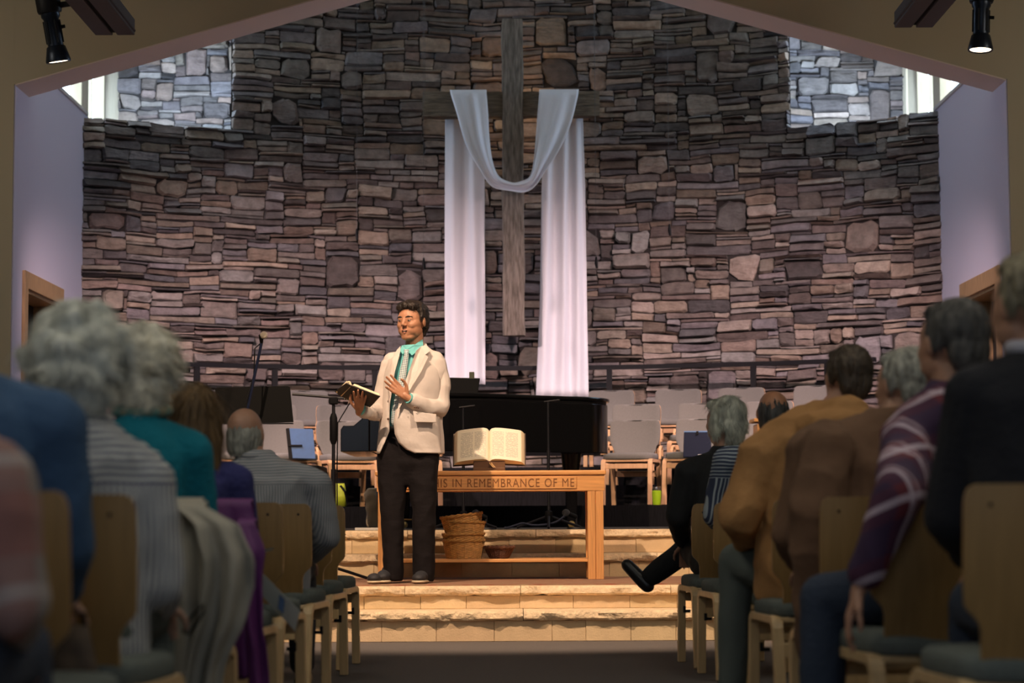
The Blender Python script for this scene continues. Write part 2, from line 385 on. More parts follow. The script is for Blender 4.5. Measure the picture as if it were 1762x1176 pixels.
# chancel side walls with door openings
DOORY0,DOORY1,DTOP=18.22,19.55,2.78
for sx,side in ((-1,'left'),(1,'right')):
    X=sx*4.26; X2=sx*4.50
    lo=min(X,X2);hi=max(X,X2)
    g=MB(); g.bbox((lo,17.765,STZ),(hi,DOORY0,4.80)); g.bbox((lo,DOORY0,DTOP),(hi,DOORY1,4.80)); g.bbox((lo,DOORY1,STZ),(hi,21.2,4.80))
    g.bbox((min(sx*4.44,X2),17.75,4.80),(max(sx*4.44,X2),18.9,6.9))
    g.bbox((min(sx*4.34,X2),21.2,4.2),(max(sx*4.34,X2),23.3,4.80))
    struct(g.build('wall_'+side+'_chancel',m_plaster))
    g=MB(); g.bbox((min(sx*4.24,sx*4.40),17.9,4.80),(max(sx*4.24,sx*4.40),20.75,4.835)); struct(g.build('trim_'+('1' if sx<0 else '2'),mat('white sill',(.66,.62,.62),.6),bevel=.004))
    # window: posts, jamb panel, rails, panes
    g=MB(); m_jamb=mat('pale window jamb',(.82,.72,.55),.5,var=.08,vscale=5,stretch=(6,6,1))
    wx0=min(sx*4.40,sx*4.52); wx1=max(sx*4.40,sx*4.52)
    g.bbox((wx0,18.9,4.80),(wx1,23.2,4.86)); g.bbox((wx0,18.9,6.62),(wx1,23.2,6.75))
    win=struct(g.build('window_'+('1' if sx<0 else '2'),m_jamb))
    for (a,b) in ((18.9,19.0),(21.18,21.52),(22.36,22.62),(22.98,23.2)):
        g=MB(); g.bbox((wx0+ (.0 if a!=22.36 else .0),a,4.86),(wx1,b,6.62)); g.build('window_post',m_jamb,win,bevel=.006)
    g=MB(); g.bbox((wx0+.02*(1),22.62,4.86),(wx1,22.98,6.62)); g.build('jamb_panel',m_jamb,win,bevel=.004)
    for yy in (21.90,):
        g=MB(); g.bbox((wx0+.04,yy-.012,4.86),(wx1-.04,yy+.012,6.62)); g.build('mullion',m_jamb,win)
    mg=MATS.get('window glass')
    if not mg:
        mg=bpy.data.materials.new('window glass'); mg.use_nodes=True; nt=mg.node_tree; nt.nodes.clear()
        oo=nt.nodes.new('ShaderNodeOutputMaterial'); tr=nt.nodes.new('ShaderNodeBsdfTransparent'); gl=nt.nodes.new('ShaderNodeBsdfGlossy'); gl.inputs['Roughness'].default_value=.02
        mx=nt.nodes.new('ShaderNodeMixShader'); mx.inputs[0].default_value=.06; nt.links.new(tr.outputs[0],mx.inputs[1]); nt.links.new(gl.outputs[0],mx.inputs[2]); nt.links.new(mx.outputs[0],oo.inputs[0]); MATS['window glass']=mg
    for a,b in ((19.0,21.18),(21.52,22.36)):
        g=MB(); g.bbox((sx*4.47-.004,a,4.86),(sx*4.47+.004,b,6.62)); g.build('pane',mg,win)
    # door casing, reveal, and a near-black panel painting the opening's shade
    g=MB(); cw=.15; f0=min(X,X-sx*.03); f1=max(X,X-sx*.03)
    g.bbox((f0,DOORY0-.12,STZ),(f1,DOORY0,DTOP+cw)); g.bbox((f0,DOORY1,STZ),(f1,DOORY1+.12,DTOP+cw)); g.bbox((f0,DOORY0,DTOP),(f1,DOORY1,DTOP+cw))
    dr=struct(g.build('door_'+('1' if sx<0 else '2'),m_doorw,bevel=.004))
    g=MB(); g.bbox((lo,DOORY1-.03,STZ),(hi,DOORY1-.001,DTOP)); g.bbox((lo,DOORY0+.001,STZ),(hi,DOORY0+.03,DTOP)); g.bbox((lo,DOORY0+.03,DTOP-.03),(hi,DOORY1-.03,DTOP-.001)); g.build('door_lining',m_doorw,dr)
    g=MB(); g.bbox((min(sx*4.52,sx*5.4),DOORY0-.3,STZ),(max(sx*4.52,sx*5.4),DOORY1+.3,DTOP+.2)); 
    gb=MB(); a0=min(sx*4.50,sx*4.505); gb.bbox((a0,DOORY0,STZ),(a0+.02,DOORY1,DTOP)); gb.build('door_leaf',mat('dark doorway',(.01,.01,.012),.8),dr,label='dark door leaf')
# proscenium wall with gabled opening
ZE=4.50; SL=.285
g=MB()
XO=4.26
def gz(x): return ZE+SL*(XO-abs(x))
y0,y1=17.75,18.26
for sx in (-1,1):
    g.bbox((min(sx*4.272,sx*9),y0,0),(max(sx*4.272,sx*9),y1,7.2))
    g.prism([(0,gz(0)),(sx*4.273,gz(4.273)),(sx*4.273,7.2),(0,7.2)],y0,y1,'y')
struct(g.build('wall_front',m_tan)); 
g=MB()
for sx in (-1,1):
    g.prism([(0,gz(0)-.012),(sx*XO,ZE-.012),(sx*XO,ZE),(0,gz(0))],y0+.002,y1,'y')
struct(g.build('trim_3',m_soffit))
# chancel roof, nave shell
g=MB(); g.bbox((-4.7,18.26,6.9),(4.7,23.4,7.0)); struct(g.build('ceiling_chancel',m_tan))
g=MB()
for sx in (-1,1): g.prism([(0,7.1),(sx*9,5.2),(sx*9,5.3),(0,7.2)],-4,17.75,'y')
struct(g.build('ceiling',m_tan))
g=MB(); g.bbox((-9.1,-4,0),(-9,17.75,5.4)); struct(g.build('wall_left',m_tan))
g=MB(); g.bbox((9,-4,0),(9.1,17.75,5.4)); struct(g.build('wall_right',m_tan))
g=MB(); g.bbox((-9,-4.1,0),(9,-4,7.2)); struct(g.build('wall_rear',m_tan))
g=MB(); g.bbox((-4.7,23.35,4.6),(4.7,23.45,7.0)); struct(g.build('wall_back_outer',m_tan))
# black choir risers
m_riser=mat('black riser skirt',(.006,.006,.008),.8,spec=.15,var=.5,vscale=12,stretch=(6,6,.6),bump=.2,bscale=20)
g=MB(); _r=7.20; _t=math.asin(4.2/_r); g.prism([(-4.2,18.0),(4.2,18.0)]+[(_r*sin(t),YC+_r*cos(t)) for t in [lerp(_t,-_t,i/30) for i in range(31)]],STZ,.86)
rs=g.build('choir_riser',m_riser); tag(rs,'lowest black choir riser with a cloth skirt along its front','riser',None)
def sector(r0,r1,z0,z1,th,n=24):
    g=MB(); pin=[(r0*sin(t),YC+r0*cos(t)) for t in [lerp(-th,th,i/n) for i in range(n+1)]]; po=[(r1*sin(t),YC+r1*cos(t)) for t in [lerp(th,-th,i/n) for i in range(n+1)]]
    g.prism(pin+po,z0,z1); return g
tag(sector(4.78,7.22,.861,1.05,radians(33)).build('choir_riser',m_riser),'middle black choir riser, curved, under the second row of grey chairs','riser')
tag(sector(5.68,7.22,1.051,1.24,radians(33)).build('choir_riser',m_riser),'topmost black choir riser, curved, along the foot of the stone wall','riser')
# guard rail
g=MB(); zr=2.29; rr_=6.95
for z,r in ((zr,.022),): pass
pts=[(rr_*sin(t),YC+rr_*cos(t)) for t in [lerp(-radians(31),radians(31),i/30) for i in range(31)]]
for a,b in zip(pts[:-1],pts[1:]):
    d=Vector((b[0]-a[0],b[1]-a[1],0)); an=atan2(d.y,d.x); M=Matrix.Translation(((a[0]+b[0])/2,(a[1]+b[1])/2,zr))@Matrix.Rotation(an,4,'Z'); g.box((0,0,0),(d.length+.004,.05,.045),M)
rail=g.build('guard_rail',m_blackm); tag(rail,'black metal guard rail running along the foot of the stone wall','railing')
for px in (350,475,643,1050,1293,1412):
    x=(px-881)/F*21.3; t=math.asin(x/rr_); g=MB(); M=Matrix.Translation((rr_*sin(t),YC+rr_*cos(t),(zr+1.24)/2))@Matrix.Rotation(-t,4,'Z'); g.box((0,0,0),(.055,.04,zr-1.24-.03),M); g.build('post',m_blackm,rail)
# ================================================================== things
def recentre(o,loc):
    loc=Vector(loc); o.data.transform(Matrix.Translation(-loc)); o.location=loc; return o
def XZ(px,py,Y): p=P(px,py,Y); return p.x,p.z
# ---------------- cross
m_old=mat('weathered hewn wood',(.13,.105,.085),.85,bump=1.0,bscale=22,col2=(.32,.27,.23),vscale=9,stretch=(5,5,.7))
m_oldx=mat('weathered hewn crossbar wood',(.12,.095,.07),.85,bump=1.0,bscale=22,col2=(.25,.20,.15),vscale=9,stretch=(.7,5,5))
def hewn(x0,x1,z0,z1,y0,y1,seed,along):
    n=26; vs=[];fs=[]; k=12
    for i in range(n+1):
        t=i/n
        for j in range(k):
            a=2*pi*(j+.5)/k; c=cos(a);q=sin(a); c=math.copysign(min(1,abs(c)*1.33),c); q=math.copysign(min(1,abs(q)*1.33),q)
            if along=='z': p=Vector(((x0+x1)/2+(x1-x0)/2*c,(y0+y1)/2+(y1-y0)/2*q,lerp(z0,z1,t)))
            else: p=Vector((lerp(x0,x1,t),(y0+y1)/2+(y1-y0)/2*q,(z0+z1)/2+(z1-z0)/2*c))
            nn=noise.noise(Vector((p.x*3.1,p.z*3.1,seed+j*.7)))*.012+noise.noise(Vector((p.x*9,p.z*9,seed)))*.006
            p += Vector((c*nn if along=='z' else 0,q*nn,c*nn if along!='z' else 0)); vs.append(p)
    for i in range(n):
        for j in range(k): fs.append((i*k+j,i*k+(j+1)%k,(i+1)*k+(j+1)%k,(i+1)*k+j))
    fs.append(tuple(range(k-1,-1,-1))); fs.append(tuple(n*k+j for j in range(k)))
    return MB().add(vs,fs)
YCR=21.15
x0,z1=XZ(863,32,YCR); x1,z0=XZ(903,577,YCR); zc=XZ(881,178,YCR)[1]
cross=thing('wooden_cross','large rough hewn wooden cross hanging before the stone wall, draped in white cloth','cross',((x0+x1)/2,YCR+.1,z0))
def sub(mb,name,m,parent,**k):      # mesh given in world coordinates, child of a root
    mb.v=[tuple(Vector(v)-parent.location) for v in mb.v]; return mb.build(name,m,parent,**k)
sub(hewn(x0,x1,z0,z1,YCR,YCR+.20,3.3,'z'),'upright_beam',m_old,cross)
bx0,bz1=XZ(727,157,YCR+.03); bx1,bz0=XZ(1032,200,YCR+.03)
sub(hewn(bx0,bx1,bz0,bz1,YCR+.03,YCR+.21,8.1,'x'),'crossbar',m_oldx,cross)
m_wire=mat('steel wire',(.10,.10,.11),.6)
for px in (731,1023):
    x,_=XZ(px,100,YCR+.12); g=MB(); g.tube([(x,YCR+.12,bz1-.02),(x,YCR+.12,6.9)],.0022,6); sub(g,'hanging_wire',m_wire,cross)
# small warm lamps fixed to the back of the cross
for i,(px,py) in enumerate(((886,112),(884,214))):
    p=P(px,py,21.40); g=MB().box((p.x,21.375,p.z),(.10,.03,.05)); sub(g,'back_lamp',emis('warm lamp glow',(1,.6,.25),1.5),cross)
    l=bpy.data.lights.new('cross_lamp','POINT'); l.energy=2.6; l.color=(1,.58,.25); l.shadow_soft_size=.04; o=bpy.data.objects.new('cross_lamp',l); o.location=(p.x,21.50,p.z); COL.objects.link(o)
# ---------------- white cloths
m_white=mat('white satin cloth',(.82,.83,.93),.55,sheen=.3,bump=.10,bscale=35)
def grid(vs,nu,nv,th,name,m,parent=None,smooth='all'):
    fs=[(j*(nu+1)+i,j*(nu+1)+i+1,(j+1)*(nu+1)+i+1,(j+1)*(nu+1)+i) for j in range(nv) for i in range(nu)]
    g=MB().add(vs,fs); o=g.build(name,m,parent,smooth=smooth); s=o.modifiers.new('th','SOLIDIFY'); s.thickness=th; s.offset=0; return o
def hang(name,rows,Y,nu,nv,fold,m,seed=0,th=.004,top=True,amp=.03):
    vs=[]
    for j in range(nv+1):
        t=j/nv; q=t*(len(rows)-1); a=min(int(q),len(rows)-2); f=q-a; r=[lerp(u,v,f) for u,v in zip(rows[a],rows[a+1])]
        for i in range(nu+1):
            u=i/nu; px=lerp(r[1],r[2],u); py=r[0]
            if j==nv: py+=3*noise.noise(Vector((u*6,seed,1)))
            y=Y+amp*(.45+.55*min(1,t*2.5))*(sin(u*fold*2*pi+seed+.5*sin(u*5+seed))*.8+.5*noise.noise(Vector((u*7,t*1.6,seed))))
            p=P(px,py,Y); vs.append((p.x,y,p.z))
    return grid(vs,nu,nv,th,name,m)
o=hang('white_drape',[(203,766,834),(400,765,834),(520,765,835),(662,766,835)],21.43,44,30,2.2,m_white,1.0); recentre(o,P(800,662,21.5)); tag(o,'long white cloth panel hanging behind the cross, nearer the speaker','cloth','white cloth panels behind the cross')
o=hang('white_drape',[(203,935,1003),(330,932,1007),(520,929,1010),(684,922,1013)],21.43,52,34,2.9,m_white,2.4); recentre(o,P(967,684,21.5)); tag(o,'wider white cloth panel hanging behind the cross above the piano tail','cloth','white cloth panels behind the cross')
def catm(pts,n):
    out=[];m=len(pts)
    for k in range(n+1):
        q=k/n*(m-1); i=min(int(q),m-2); t=q-i; p=[pts[max(0,min(m-1,i+d))] for d in(-1,0,1,2)]
        out.append(tuple(.5*((2*b)+(c-a)*t+(2*a-5*b+4*c-d)*t*t+(3*b-a-3*c+d)*t**3) for a,b,c,d in zip(*p)))
    return out
OUT=[(774,158),(786,196),(801,247),(824,290),(846,321),(879,329),(903,331),(921,320),(941,291),(965,253),(983,211),(996,159)]
INN=[(837,158),(840,195),(842,235),(847,275),(858,303),(880,314),(896,312),(912,303),(919,272),(922,235),(925,196),(928,159)]
nu=60; A=catm(OUT,nu); B=catm(INN,nu); vs=[]; nv=14
for k in range(-3,nu+4):
    kk=max(0,min(nu,k)); t=kk/nu; mid=1-abs(2*t-1)
    for j in range(nv+1):
        v=j/nv; px=lerp(A[kk][0],B[kk][0],v); py=lerp(A[kk][1],B[kk][1],v)
        y=YCR-.012-.10*min(1,mid*1.6)-(.030*sin(v*9+t*4)+.02*sin(v*17+1))*(.25+.75*mid)-.03*v
        p=P(px,py,y); z=p.z
        if k<0 or k>nu:
            q=(-k if k<0 else k-nu); y=YCR+[0,.07,.21,.235][q]; z=bz1+[0,.012,.012,-.16][q]; 
        if k==0 or k==nu: z=bz1+.004; y=YCR+.0
        vs.append((p.x,y,z))
o=grid(vs,nv,nu+6,.005,'cloth_swag',m_white); recentre(o,P(885,331,YCR)); tag(o,'white cloth swag looped over the crossbar and round the front of the cross','cloth')
# ---------------- hanging choir microphones
for px,py,w in ((614,405,'left of the cross, higher'),(729,455,'just left of the white cloth'),(1152,397,'right of the cross, higher'),(1026,453,'just right of the white cloth')):
    Y=19.6; p=P(px,py,Y); t=thing('hanging_microphone','tiny black choir microphone on a thin wire, '+w,'microphone',p)
    g=MB(); g.tube([(0,0,.05),(0,0,6.9-p.z)],.0016,5); g.build('wire',m_wire,t)
    g=MB(); g.tube([(0,0,.06),(0,-.01,.0),(.006,-.02,-.05)],[.008,.016,.011],8); g.build('capsule',m_blackp,t,smooth=True)
# ---------------- lighting bars and spotlights
def bar(px0,px1,py,sx,label):
    Y=16.5; a=P(px0,py,Y); b=P(px1,py,Y); t=thing('lighting_bar',label,'fixture',((a.x+b.x)/2,Y,a.z)); w=(b.x-a.x)
    for c in(-1,1):
        g=MB(); g.bbox((c*w*.27-w*.215,-6.5,0),(c*w*.27+w*.215,0,.13)); g.build('housing',mat('dark brown metal',(.045,.037,.037),.6),t,bevel=.006)
    g=MB(); g.bbox((-w*.06,-6.5,.02),(w*.06,-.01,.10)); g.build('slot',m_black,t)
    for yy in (-.4,-2.2,-4.2): 
        g=MB(); g.tube([(0,yy,.1),(0,yy,6.6-a.z)],.012,6); g.build('hanger',m_blackm,t)
    for c in (-1,1):
        g=MB(); g.tube([(c*w*.49,-6.4,.03),(c*w*.49,-.03,.03)],.012,6); g.build('edge_rail',m_blackm,t)
    return t
tl=bar(163,233,61,-1,'pair of dark metal lighting channels hanging high beside the left spotlight')
tr=bar(1538,1606,48,1,'pair of dark metal lighting channels hanging high beside the right spotlight')
m_lamp=emis('lamp lens glow',(1,.80,.55),9)
m_bluem=mat('dark blue black metal',(.015,.022,.04),.35,metal=.5)
def fixture(px,py0,py1,tilt,arm,label,tx):
    Y=16.35; a=P(px,py1,Y); t=thing('stage_spotlight',label,'spotlight',a)
    H=.62; Ry=Matrix.Rotation(tilt,4,'Y')@Matrix.Rotation(radians(tx),4,'X')
    def put(g,n,m,**k):
        g.v=[tuple(Ry@Vector(v)) for v in g.v]; return g.build(n,m,t,**k)
    put(MB().lathe([(.055,.03),(.092,.0),(.098,.0),(.10,.015),(.075,.12),(.062,.13),(.062,.34),(.075,.36),(.075,.40)],20),'barrel',m_bluem,smooth=True)
    put(MB().lathe([(.09,.39),(.098,.41),(.098,.60),(.085,.66),(.04,.69),(0,.70)],20),'lamp_housing',m_blackm,smooth=True)
    put(MB().lathe([(.0,.022),(.075,.012),(.086,.008),(.0,.008)],20),'lens',m_lamp)
    g=MB()
    for k in range(6): an=k*pi/3; g.box((.064*cos(an),.064*sin(an),.24),(.012,.012,.18))
    put(g,'cooling_fins',m_blackm)
    put(MB().tube([(.066,-.01,.27),(.10,-.01,.27)],.014,8),'shutter_knob',m_blackp)
    g=MB(); g.box((arm*.155,0,.44),(.17,.03,.045)); put(g,'yoke_arm',m_blackm)
    g=MB(); g.box((arm*.26,-.02,.42),(.07,.08,.10)); g.tube([(arm*.20,0,.48),(arm*.22,.0,.62),(arm*.27,.0,.60)],.006,6); put(g,'clamp',m_blackm)
    return t
fixture(101,0,107,radians(-9),1,'black stage spotlight hanging at the upper left, seen from behind',9)
fixture(1687,0,87,radians(3),-1,'black stage spotlight hanging at the upper right, its lens glowing',-2)
# flood lamps on the ledge (hidden behind the parapet)
for sx,w in((-1,'left'),(1,'right')):
    t=thing('flood_lamp','small flood lamp lying on the stone ledge below the %s clerestory window'%w,'lamp',(sx*3.62,21.70,LEDGE))
    MB().box((0,-.02,.05),(.16,.08,.10)).build('lamp_body',m_blackm,t,bevel=.01); MB().box((0,-.0,.02),(.2,.12,.02)).build('base',m_blackm,t)
    MB().box((0,.025,.05),(.13,.01,.07)).build('lens',emis('cool lamp glow',(.6,.8,1),6),t)
# ---------------- communion table
TY0,TY1=14.38,14.86
ax,az=XZ(645,806,TY0); bx_,_=XZ(1043,806,TY0); TT=1.088
tbl=thing('communion_table','golden oak communion table with carved lettering along its front apron','table',((ax+bx_)/2,(TY0+TY1)/2,PLZ+.008))
hw=(bx_-ax)/2; hd=(TY1-TY0)/2; tz=TT-PLZ-.008
MB().bbox((-hw,-hd,tz-.032),(hw,hd,tz)).build('tabletop',m_oak,tbl,bevel=.008)
MB().bbox((-hw+.012,-hd+.012,tz-.142),(hw-.012,-hd+.036,tz-.033)).build('front_apron',m_oak,tbl,bevel=.003)
MB().bbox((-hw+.012,hd-.036,tz-.142),(hw-.012,hd-.012,tz-.033)).build('back_apron',m_oak,tbl,bevel=.003)
for c in(-1,1): MB().bbox((c*(hw-.024)-.012,-hd+.036,tz-.142),(c*(hw-.024)+.012,hd-.036,tz-.033)).build('side_apron',m_oak,tbl)
for c in(-1,1):
    for d in(-1,1):
        g=MB()
        for e in (-1,1): g.bbox((c*(hw-.075)+e*.028-.0265,d*(hd-.05)-.035,0),(c*(hw-.075)+e*.028+.0265,d*(hd-.05)+.035,tz-.142))
        g.bbox((c*(hw-.075)-.045,d*(hd-.05)-.028,0.001),(c*(hw-.075)+.045,d*(hd-.05)+.028,tz-.143))
        g.build('leg',m_oakv,tbl,bevel=.003)
MB().bbox((-hw+.1,-hd+.03,.118),(hw-.1,hd-.03,.140)).build('lower_shelf',m_oak,tbl,bevel=.004)
lx0=XZ(696,828,TY0)[0]-tbl.location.x; lx1=XZ(992,828,TY0)[0]-tbl.location.x
plq=MB().bbox((lx0,-hd+.004,tz-.126),(lx1,-hd+.0125,tz-.044)).build('lettered_panel',m_oak,tbl,bevel=.003)
fc=bpy.data.curves.new('t','FONT'); fc.body='DO THIS IN REMEMBRANCE OF ME'; fc.size=.083; fc.extrude=.0015; fc.align_x='LEFT'; fc.space_character=1.14; fc.space_word=1.15
fo=bpy.data.objects.new('t',fc); COL.objects.link(fo); dg=bpy.context.evaluated_depsgraph_get(); me=bpy.data.meshes.new_from_object(fo.evaluated_get(dg)); bpy.data.objects.remove(fo)
xs=[v.co.x for v in me.vertices]; wt=max(xs)-min(xs); k=(XZ(988,828,TY0)[0]-XZ(700,828,TY0)[0])/wt
me.transform(Matrix.Translation((XZ(700,828,TY0)[0]-tbl.location.x-min(xs)*k,-hd+.003,tz-.113))@Matrix.Rotation(pi/2,4,'X')@Matrix.Diagonal((k,1.0,1,1)))
lo_=bpy.data.objects.new('carved_lettering',me); COL.objects.link(lo_); me.materials.append(mat('carved groove',(.20,.075,.02),.7)); lo_.parent=tbl; lo_['label']='carved words DO THIS IN REMEMBRANCE OF ME'
# ---------------- open bible on a stand
by=14.58; bc=P(842,800,by); TOPZ=TT
st=thing('book_stand','low wooden book stand on the oak table','stand',(bc.x,by,TOPZ))
MB().box((0,.02,.012),(.22,.20,.022)).build('base',mat('dark stand wood',(.14,.065,.025),.5),st,bevel=.003)
MB().box((0,-.055,.045),(.22,.018,.05)).build('front_lip',mat('dark stand wood',(.14,.065,.025),.5),st,bevel=.003)
g=MB(); g.box((0,0,0),(.20,.015,.17),Matrix.Translation((0,.075,.10))@Matrix.Rotation(radians(-36),4,'X')); g.build('back_rest',mat('dark stand wood',(.14,.065,.025),.5),st)
bk=thing('open_book','large open book with cream pages, propped on the stand on the table','book',(bc.x,by-.045,TOPZ+.058)); bk.rotation_euler=(radians(58),0,0)
m_page=mat('book page edge',(.80,.66,.44),.7); 
def textmat():
    m=bpy.data.materials.new('printed page'); m.use_nodes=True; nt=m.node_tree;N=nt.nodes;L=nt.links;b=N['Principled BSDF'];b.inputs['Roughness'].default_value=.75
    tc=N.new('ShaderNodeTexCoord'); sp=N.new('ShaderNodeSeparateXYZ'); L.new(tc.outputs['Object'],sp.inputs[0])
    def M(op,a,bv=None,c=None):
        n=N.new('ShaderNodeMath'); n.operation=op
        for i,v in enumerate((a,bv,c)):
            if v is None: continue
            if isinstance(v,(int,float)): n.inputs[i].default_value=v
            else: L.new(v,n.inputs[i])
        return n.outputs[0]
    line=M('GREATER_THAN',M('FRACT',M('MULTIPLY',sp.outputs[1],130.)),.55)
    ax_=M('ABSOLUTE',sp.outputs[0]); colm=M('MULTIPLY',M('GREATER_THAN',ax_,.022),M('LESS_THAN',ax_,.20)); gut=M('GREATER_THAN',M('ABSOLUTE',M('SUBTRACT',ax_,.108)),.006)
    vy=M('MULTIPLY',M('GREATER_THAN',sp.outputs[1],.025),M('LESS_THAN',sp.outputs[1],.235))
    nz=N.new('ShaderNodeTexNoise'); nz.inputs['Scale'].default_value=1; mp=N.new('ShaderNodeMapping'); mp.inputs['Scale'].default_value=(90,130,1); L.new(tc.outputs['Object'],mp.inputs[0]); L.new(mp.outputs[0],nz.inputs['Vector'])
    wd=M('GREATER_THAN',nz.outputs['Fac'],.43)
    fac=M('MULTIPLY',M('MULTIPLY',M('MULTIPLY',line,colm),M('MULTIPLY',gut,vy)),wd)
    mx=N.new('ShaderNodeMix'); mx.data_type='RGBA'; mx.inputs[6].default_value=(.86,.78,.62,1); mx.inputs[7].default_value=(.45,.40,.33,1); L.new(fac,mx.inputs[0]); L.new(mx.outputs[2],b.inputs['Base Color']); return m
m_text=textmat()
HB=.262
for sx in(-1,1):
    prof=[(0,.0)]+[(x,z) for x,z in ((.006,.022),(.018,.038),(.04,.046),(.075,.044),(.12,.036),(.165,.026),(.20,.017),(.222,.008))]
    vs=[];fs=[];n=len(prof)
    for yy in (0,HB):
        for x,z in prof: vs.append((sx*x,yy,z))
    for i in range(n-1): fs.append((i,i+1,n+i+1,n+i))
    g=MB().add(vs,fs); o=g.build('page',m_text,bk,smooth='all')
    # page block
    out=[(0,-.004)]+[(x,z-.001) for x,z in prof[1:]]+[(.232,-.004),(.246,-.030),(.10,-.012)]
    g=MB(); g.prism([(sx*x,z) for x,z in out],.0005,HB-.0005,'y'); g.build('page_block',m_page,bk)
    g=MB(); g.prism([(0,-.014),(sx*.10,-.017),(sx*.254,-.036),(sx*.254,-.040),(sx*.10,-.022),(0,-.019)],-.006,HB+.006,'y'); g.build('cover',mat('dark brown leather',(.06,.03,.015),.5),bk)
for dx in (0,.012):
    g=MB(); g.tube([(dx,.0,.01),(dx+.008,-.03,.025),(dx+.03,-.055,.022)],[.003,.005,.004],6,flat=.3); g.build('ribbon',mat('tan ribbon',(.45,.26,.10),.6),bk)
# ---------------- baskets
def basket(name,label,px,pyb,Y,rt,rb,h,col,tiltx=0,loc=None,group=None,sq=.8):
    m=mat('wicker %s'%name+str(col),col,.6,var=.25,vscale=40)
    g=MB(); n=96; rows=22; vs=[];fs=[]
    for s_,off in ((1,0),(-1,.006)):
        rng=range(rows+1) if s_>0 else range(rows,-1,-1)
        for i in rng:
            t=i/rows; r=lerp(rb,rt,t**.8)-off
            for k in range(n):
                an=2*pi*k/n; d=.0022*(1 if (i+(k//3))%2 else -1)*s_+ (.0025 if k%6==0 else 0)*s_
                vs.append(((r+d)*cos(an),(r+d)*sin(an)*sq,h*t+(.006 if s_<0 and i==0 else 0)))
    R=2*(rows+1)
    for i in range(R-1):
        for k in range(n): k2=(k+1)%n; fs.append((i*n+k,i*n+k2,(i+1)*n+k2,(i+1)*n+k))
    fs.append(tuple(range(n-1,-1,-1))); fs.append(tuple((R-1)*n+k for k in range(n)))
    g.add(vs,fs); x,z=XZ(px,pyb,Y); t=thing(name,label,'basket',loc or (x,Y,z),0,group); g.build('woven_body',m,t)
    g=MB(); N=60; pts=[((rt+.002)*cos(2*pi*k/N),(rt+.002)*sin(2*pi*k/N)*sq,h+.004*sin(k*2.1)) for k in range(N+1)]; g.tube(pts,.0062,6); 
    pts=[((rt+.004)*cos(2*pi*k/N),(rt+.004)*sin(2*pi*k/N)*sq,h-.006+.004*cos(k*2.1)) for k in range(N+1)]; g.tube(pts,.0045,6); g.build('rim',m,t,smooth=True)
    t.rotation_euler=(0,tiltx,.1); return t
shz=PLZ+.008+.141; bxx=XZ(798,960,14.6)[0]; GB='honey wicker baskets stacked on the table shelf'
HON=(.42,.22,.06)
basket('wicker_basket','honey wicker basket at the bottom of the stack under the table',0,0,0,.146,.118,.128,HON,0,(bxx,14.62,shz),GB)
basket('wicker_basket','honey wicker basket, second from the bottom, nested in the lowest one',0,0,0,.145,.117,.128,HON,radians(-1),(bxx,14.62,shz+.045),GB)
basket('wicker_basket','honey wicker basket, third from the bottom of the stack',0,0,0,.146,.118,.128,HON,radians(2),(bxx,14.62,shz+.130),GB)
basket('wicker_basket','honey wicker basket tilted on top of the stack',0,0,0,.145,.117,.128,HON,radians(-7),(bxx-.002,14.62,shz+.175),GB)
basket('wicker_basket','small flared reddish brown wicker basket beside the basket stack',0,0,0,.105,.062,.080,(.10,.038,.018),0,(XZ(859,960,14.6)[0],14.60,shz))
# ---------------- chairs
m_fab=mat('grey chair fabric',(.150,.145,.14),.95,bump=.06,bscale=300,var=.05,vscale=90)
m_cush=mat('green grey cushion fabric',(.12,.14,.13),.95,bump=.25,bscale=500,var=.12,vscale=90)
m_ply=mat('varnished beech plywood',(.30,.18,.065),.38,var=.10,vscale=5,stretch=(14,6,1),bump=.03,bscale=30)
m_beech=mat('pale beech',(.60,.42,.22),.4,var=.10,vscale=5,stretch=(10,10,1))
m_choirw=mat('beech of choir chairs',(.60,.36,.20),.4,var=.10,vscale=5,stretch=(10,10,1))
def sweep(pts,xc,w,t):     # rectangular section along a path in the YZ plane
    g=MB(); vs=[];fs=[];m=len(pts)
    for i,p in enumerate(pts):
        a=Vector(pts[max(0,i-1)]);b=Vector(pts[min(m-1,i+1)]); d=(b-a).normalized(); nn=Vector((-d.y,d.x))
        for sx,sn in((-1,-1),(1,-1),(1,1),(-1,1)): vs.append((xc+sx*w/2,p[0]+nn.x*sn*t/2,p[1]+nn.y*sn*t/2))
    for i in range(m-1):
        for k in range(4): k2=(k+1)%4; fs.append((i*4+k,i*4+k2,(i+1)*4+k2,(i+1)*4+k))
    fs.append((3,2,1,0)); fs.append(tuple((m-1)*4+k for k in range(4))); return g.add(vs,fs)
def backplate(rows,thick,y_at,nx=10):
    vs=[];fs=[]; nr=len(rows)
    for side in(0,1):
        for z,w in rows:
            for i in range(nx+1):
                u=2*i/nx-1; vs.append((u*w,y_at(u*w,z)+side*thick,z))
    L=(nx+1)*nr
    for j in range(nr-1):
        for i in range(nx):
            a=j*(nx+1)+i; fs.append((a,a+1,a+nx+2,a+nx+1)); fs.append((L+a+nx+1,L+a+nx+2,L+a+1,L+a))
    for j in range(nr-1):
        for i in (0,nx):
            a=j*(nx+1)+i; fs.append((a,a+nx+1,L+a+nx+1,L+a))
    for i in range(nx):
        fs.append((i,i+1,L+i+1,L+i)); a=(nr-1)*(nx+1)+i; fs.append((a,a+1,L+a+1,L+a))
    return MB().add(vs,fs)
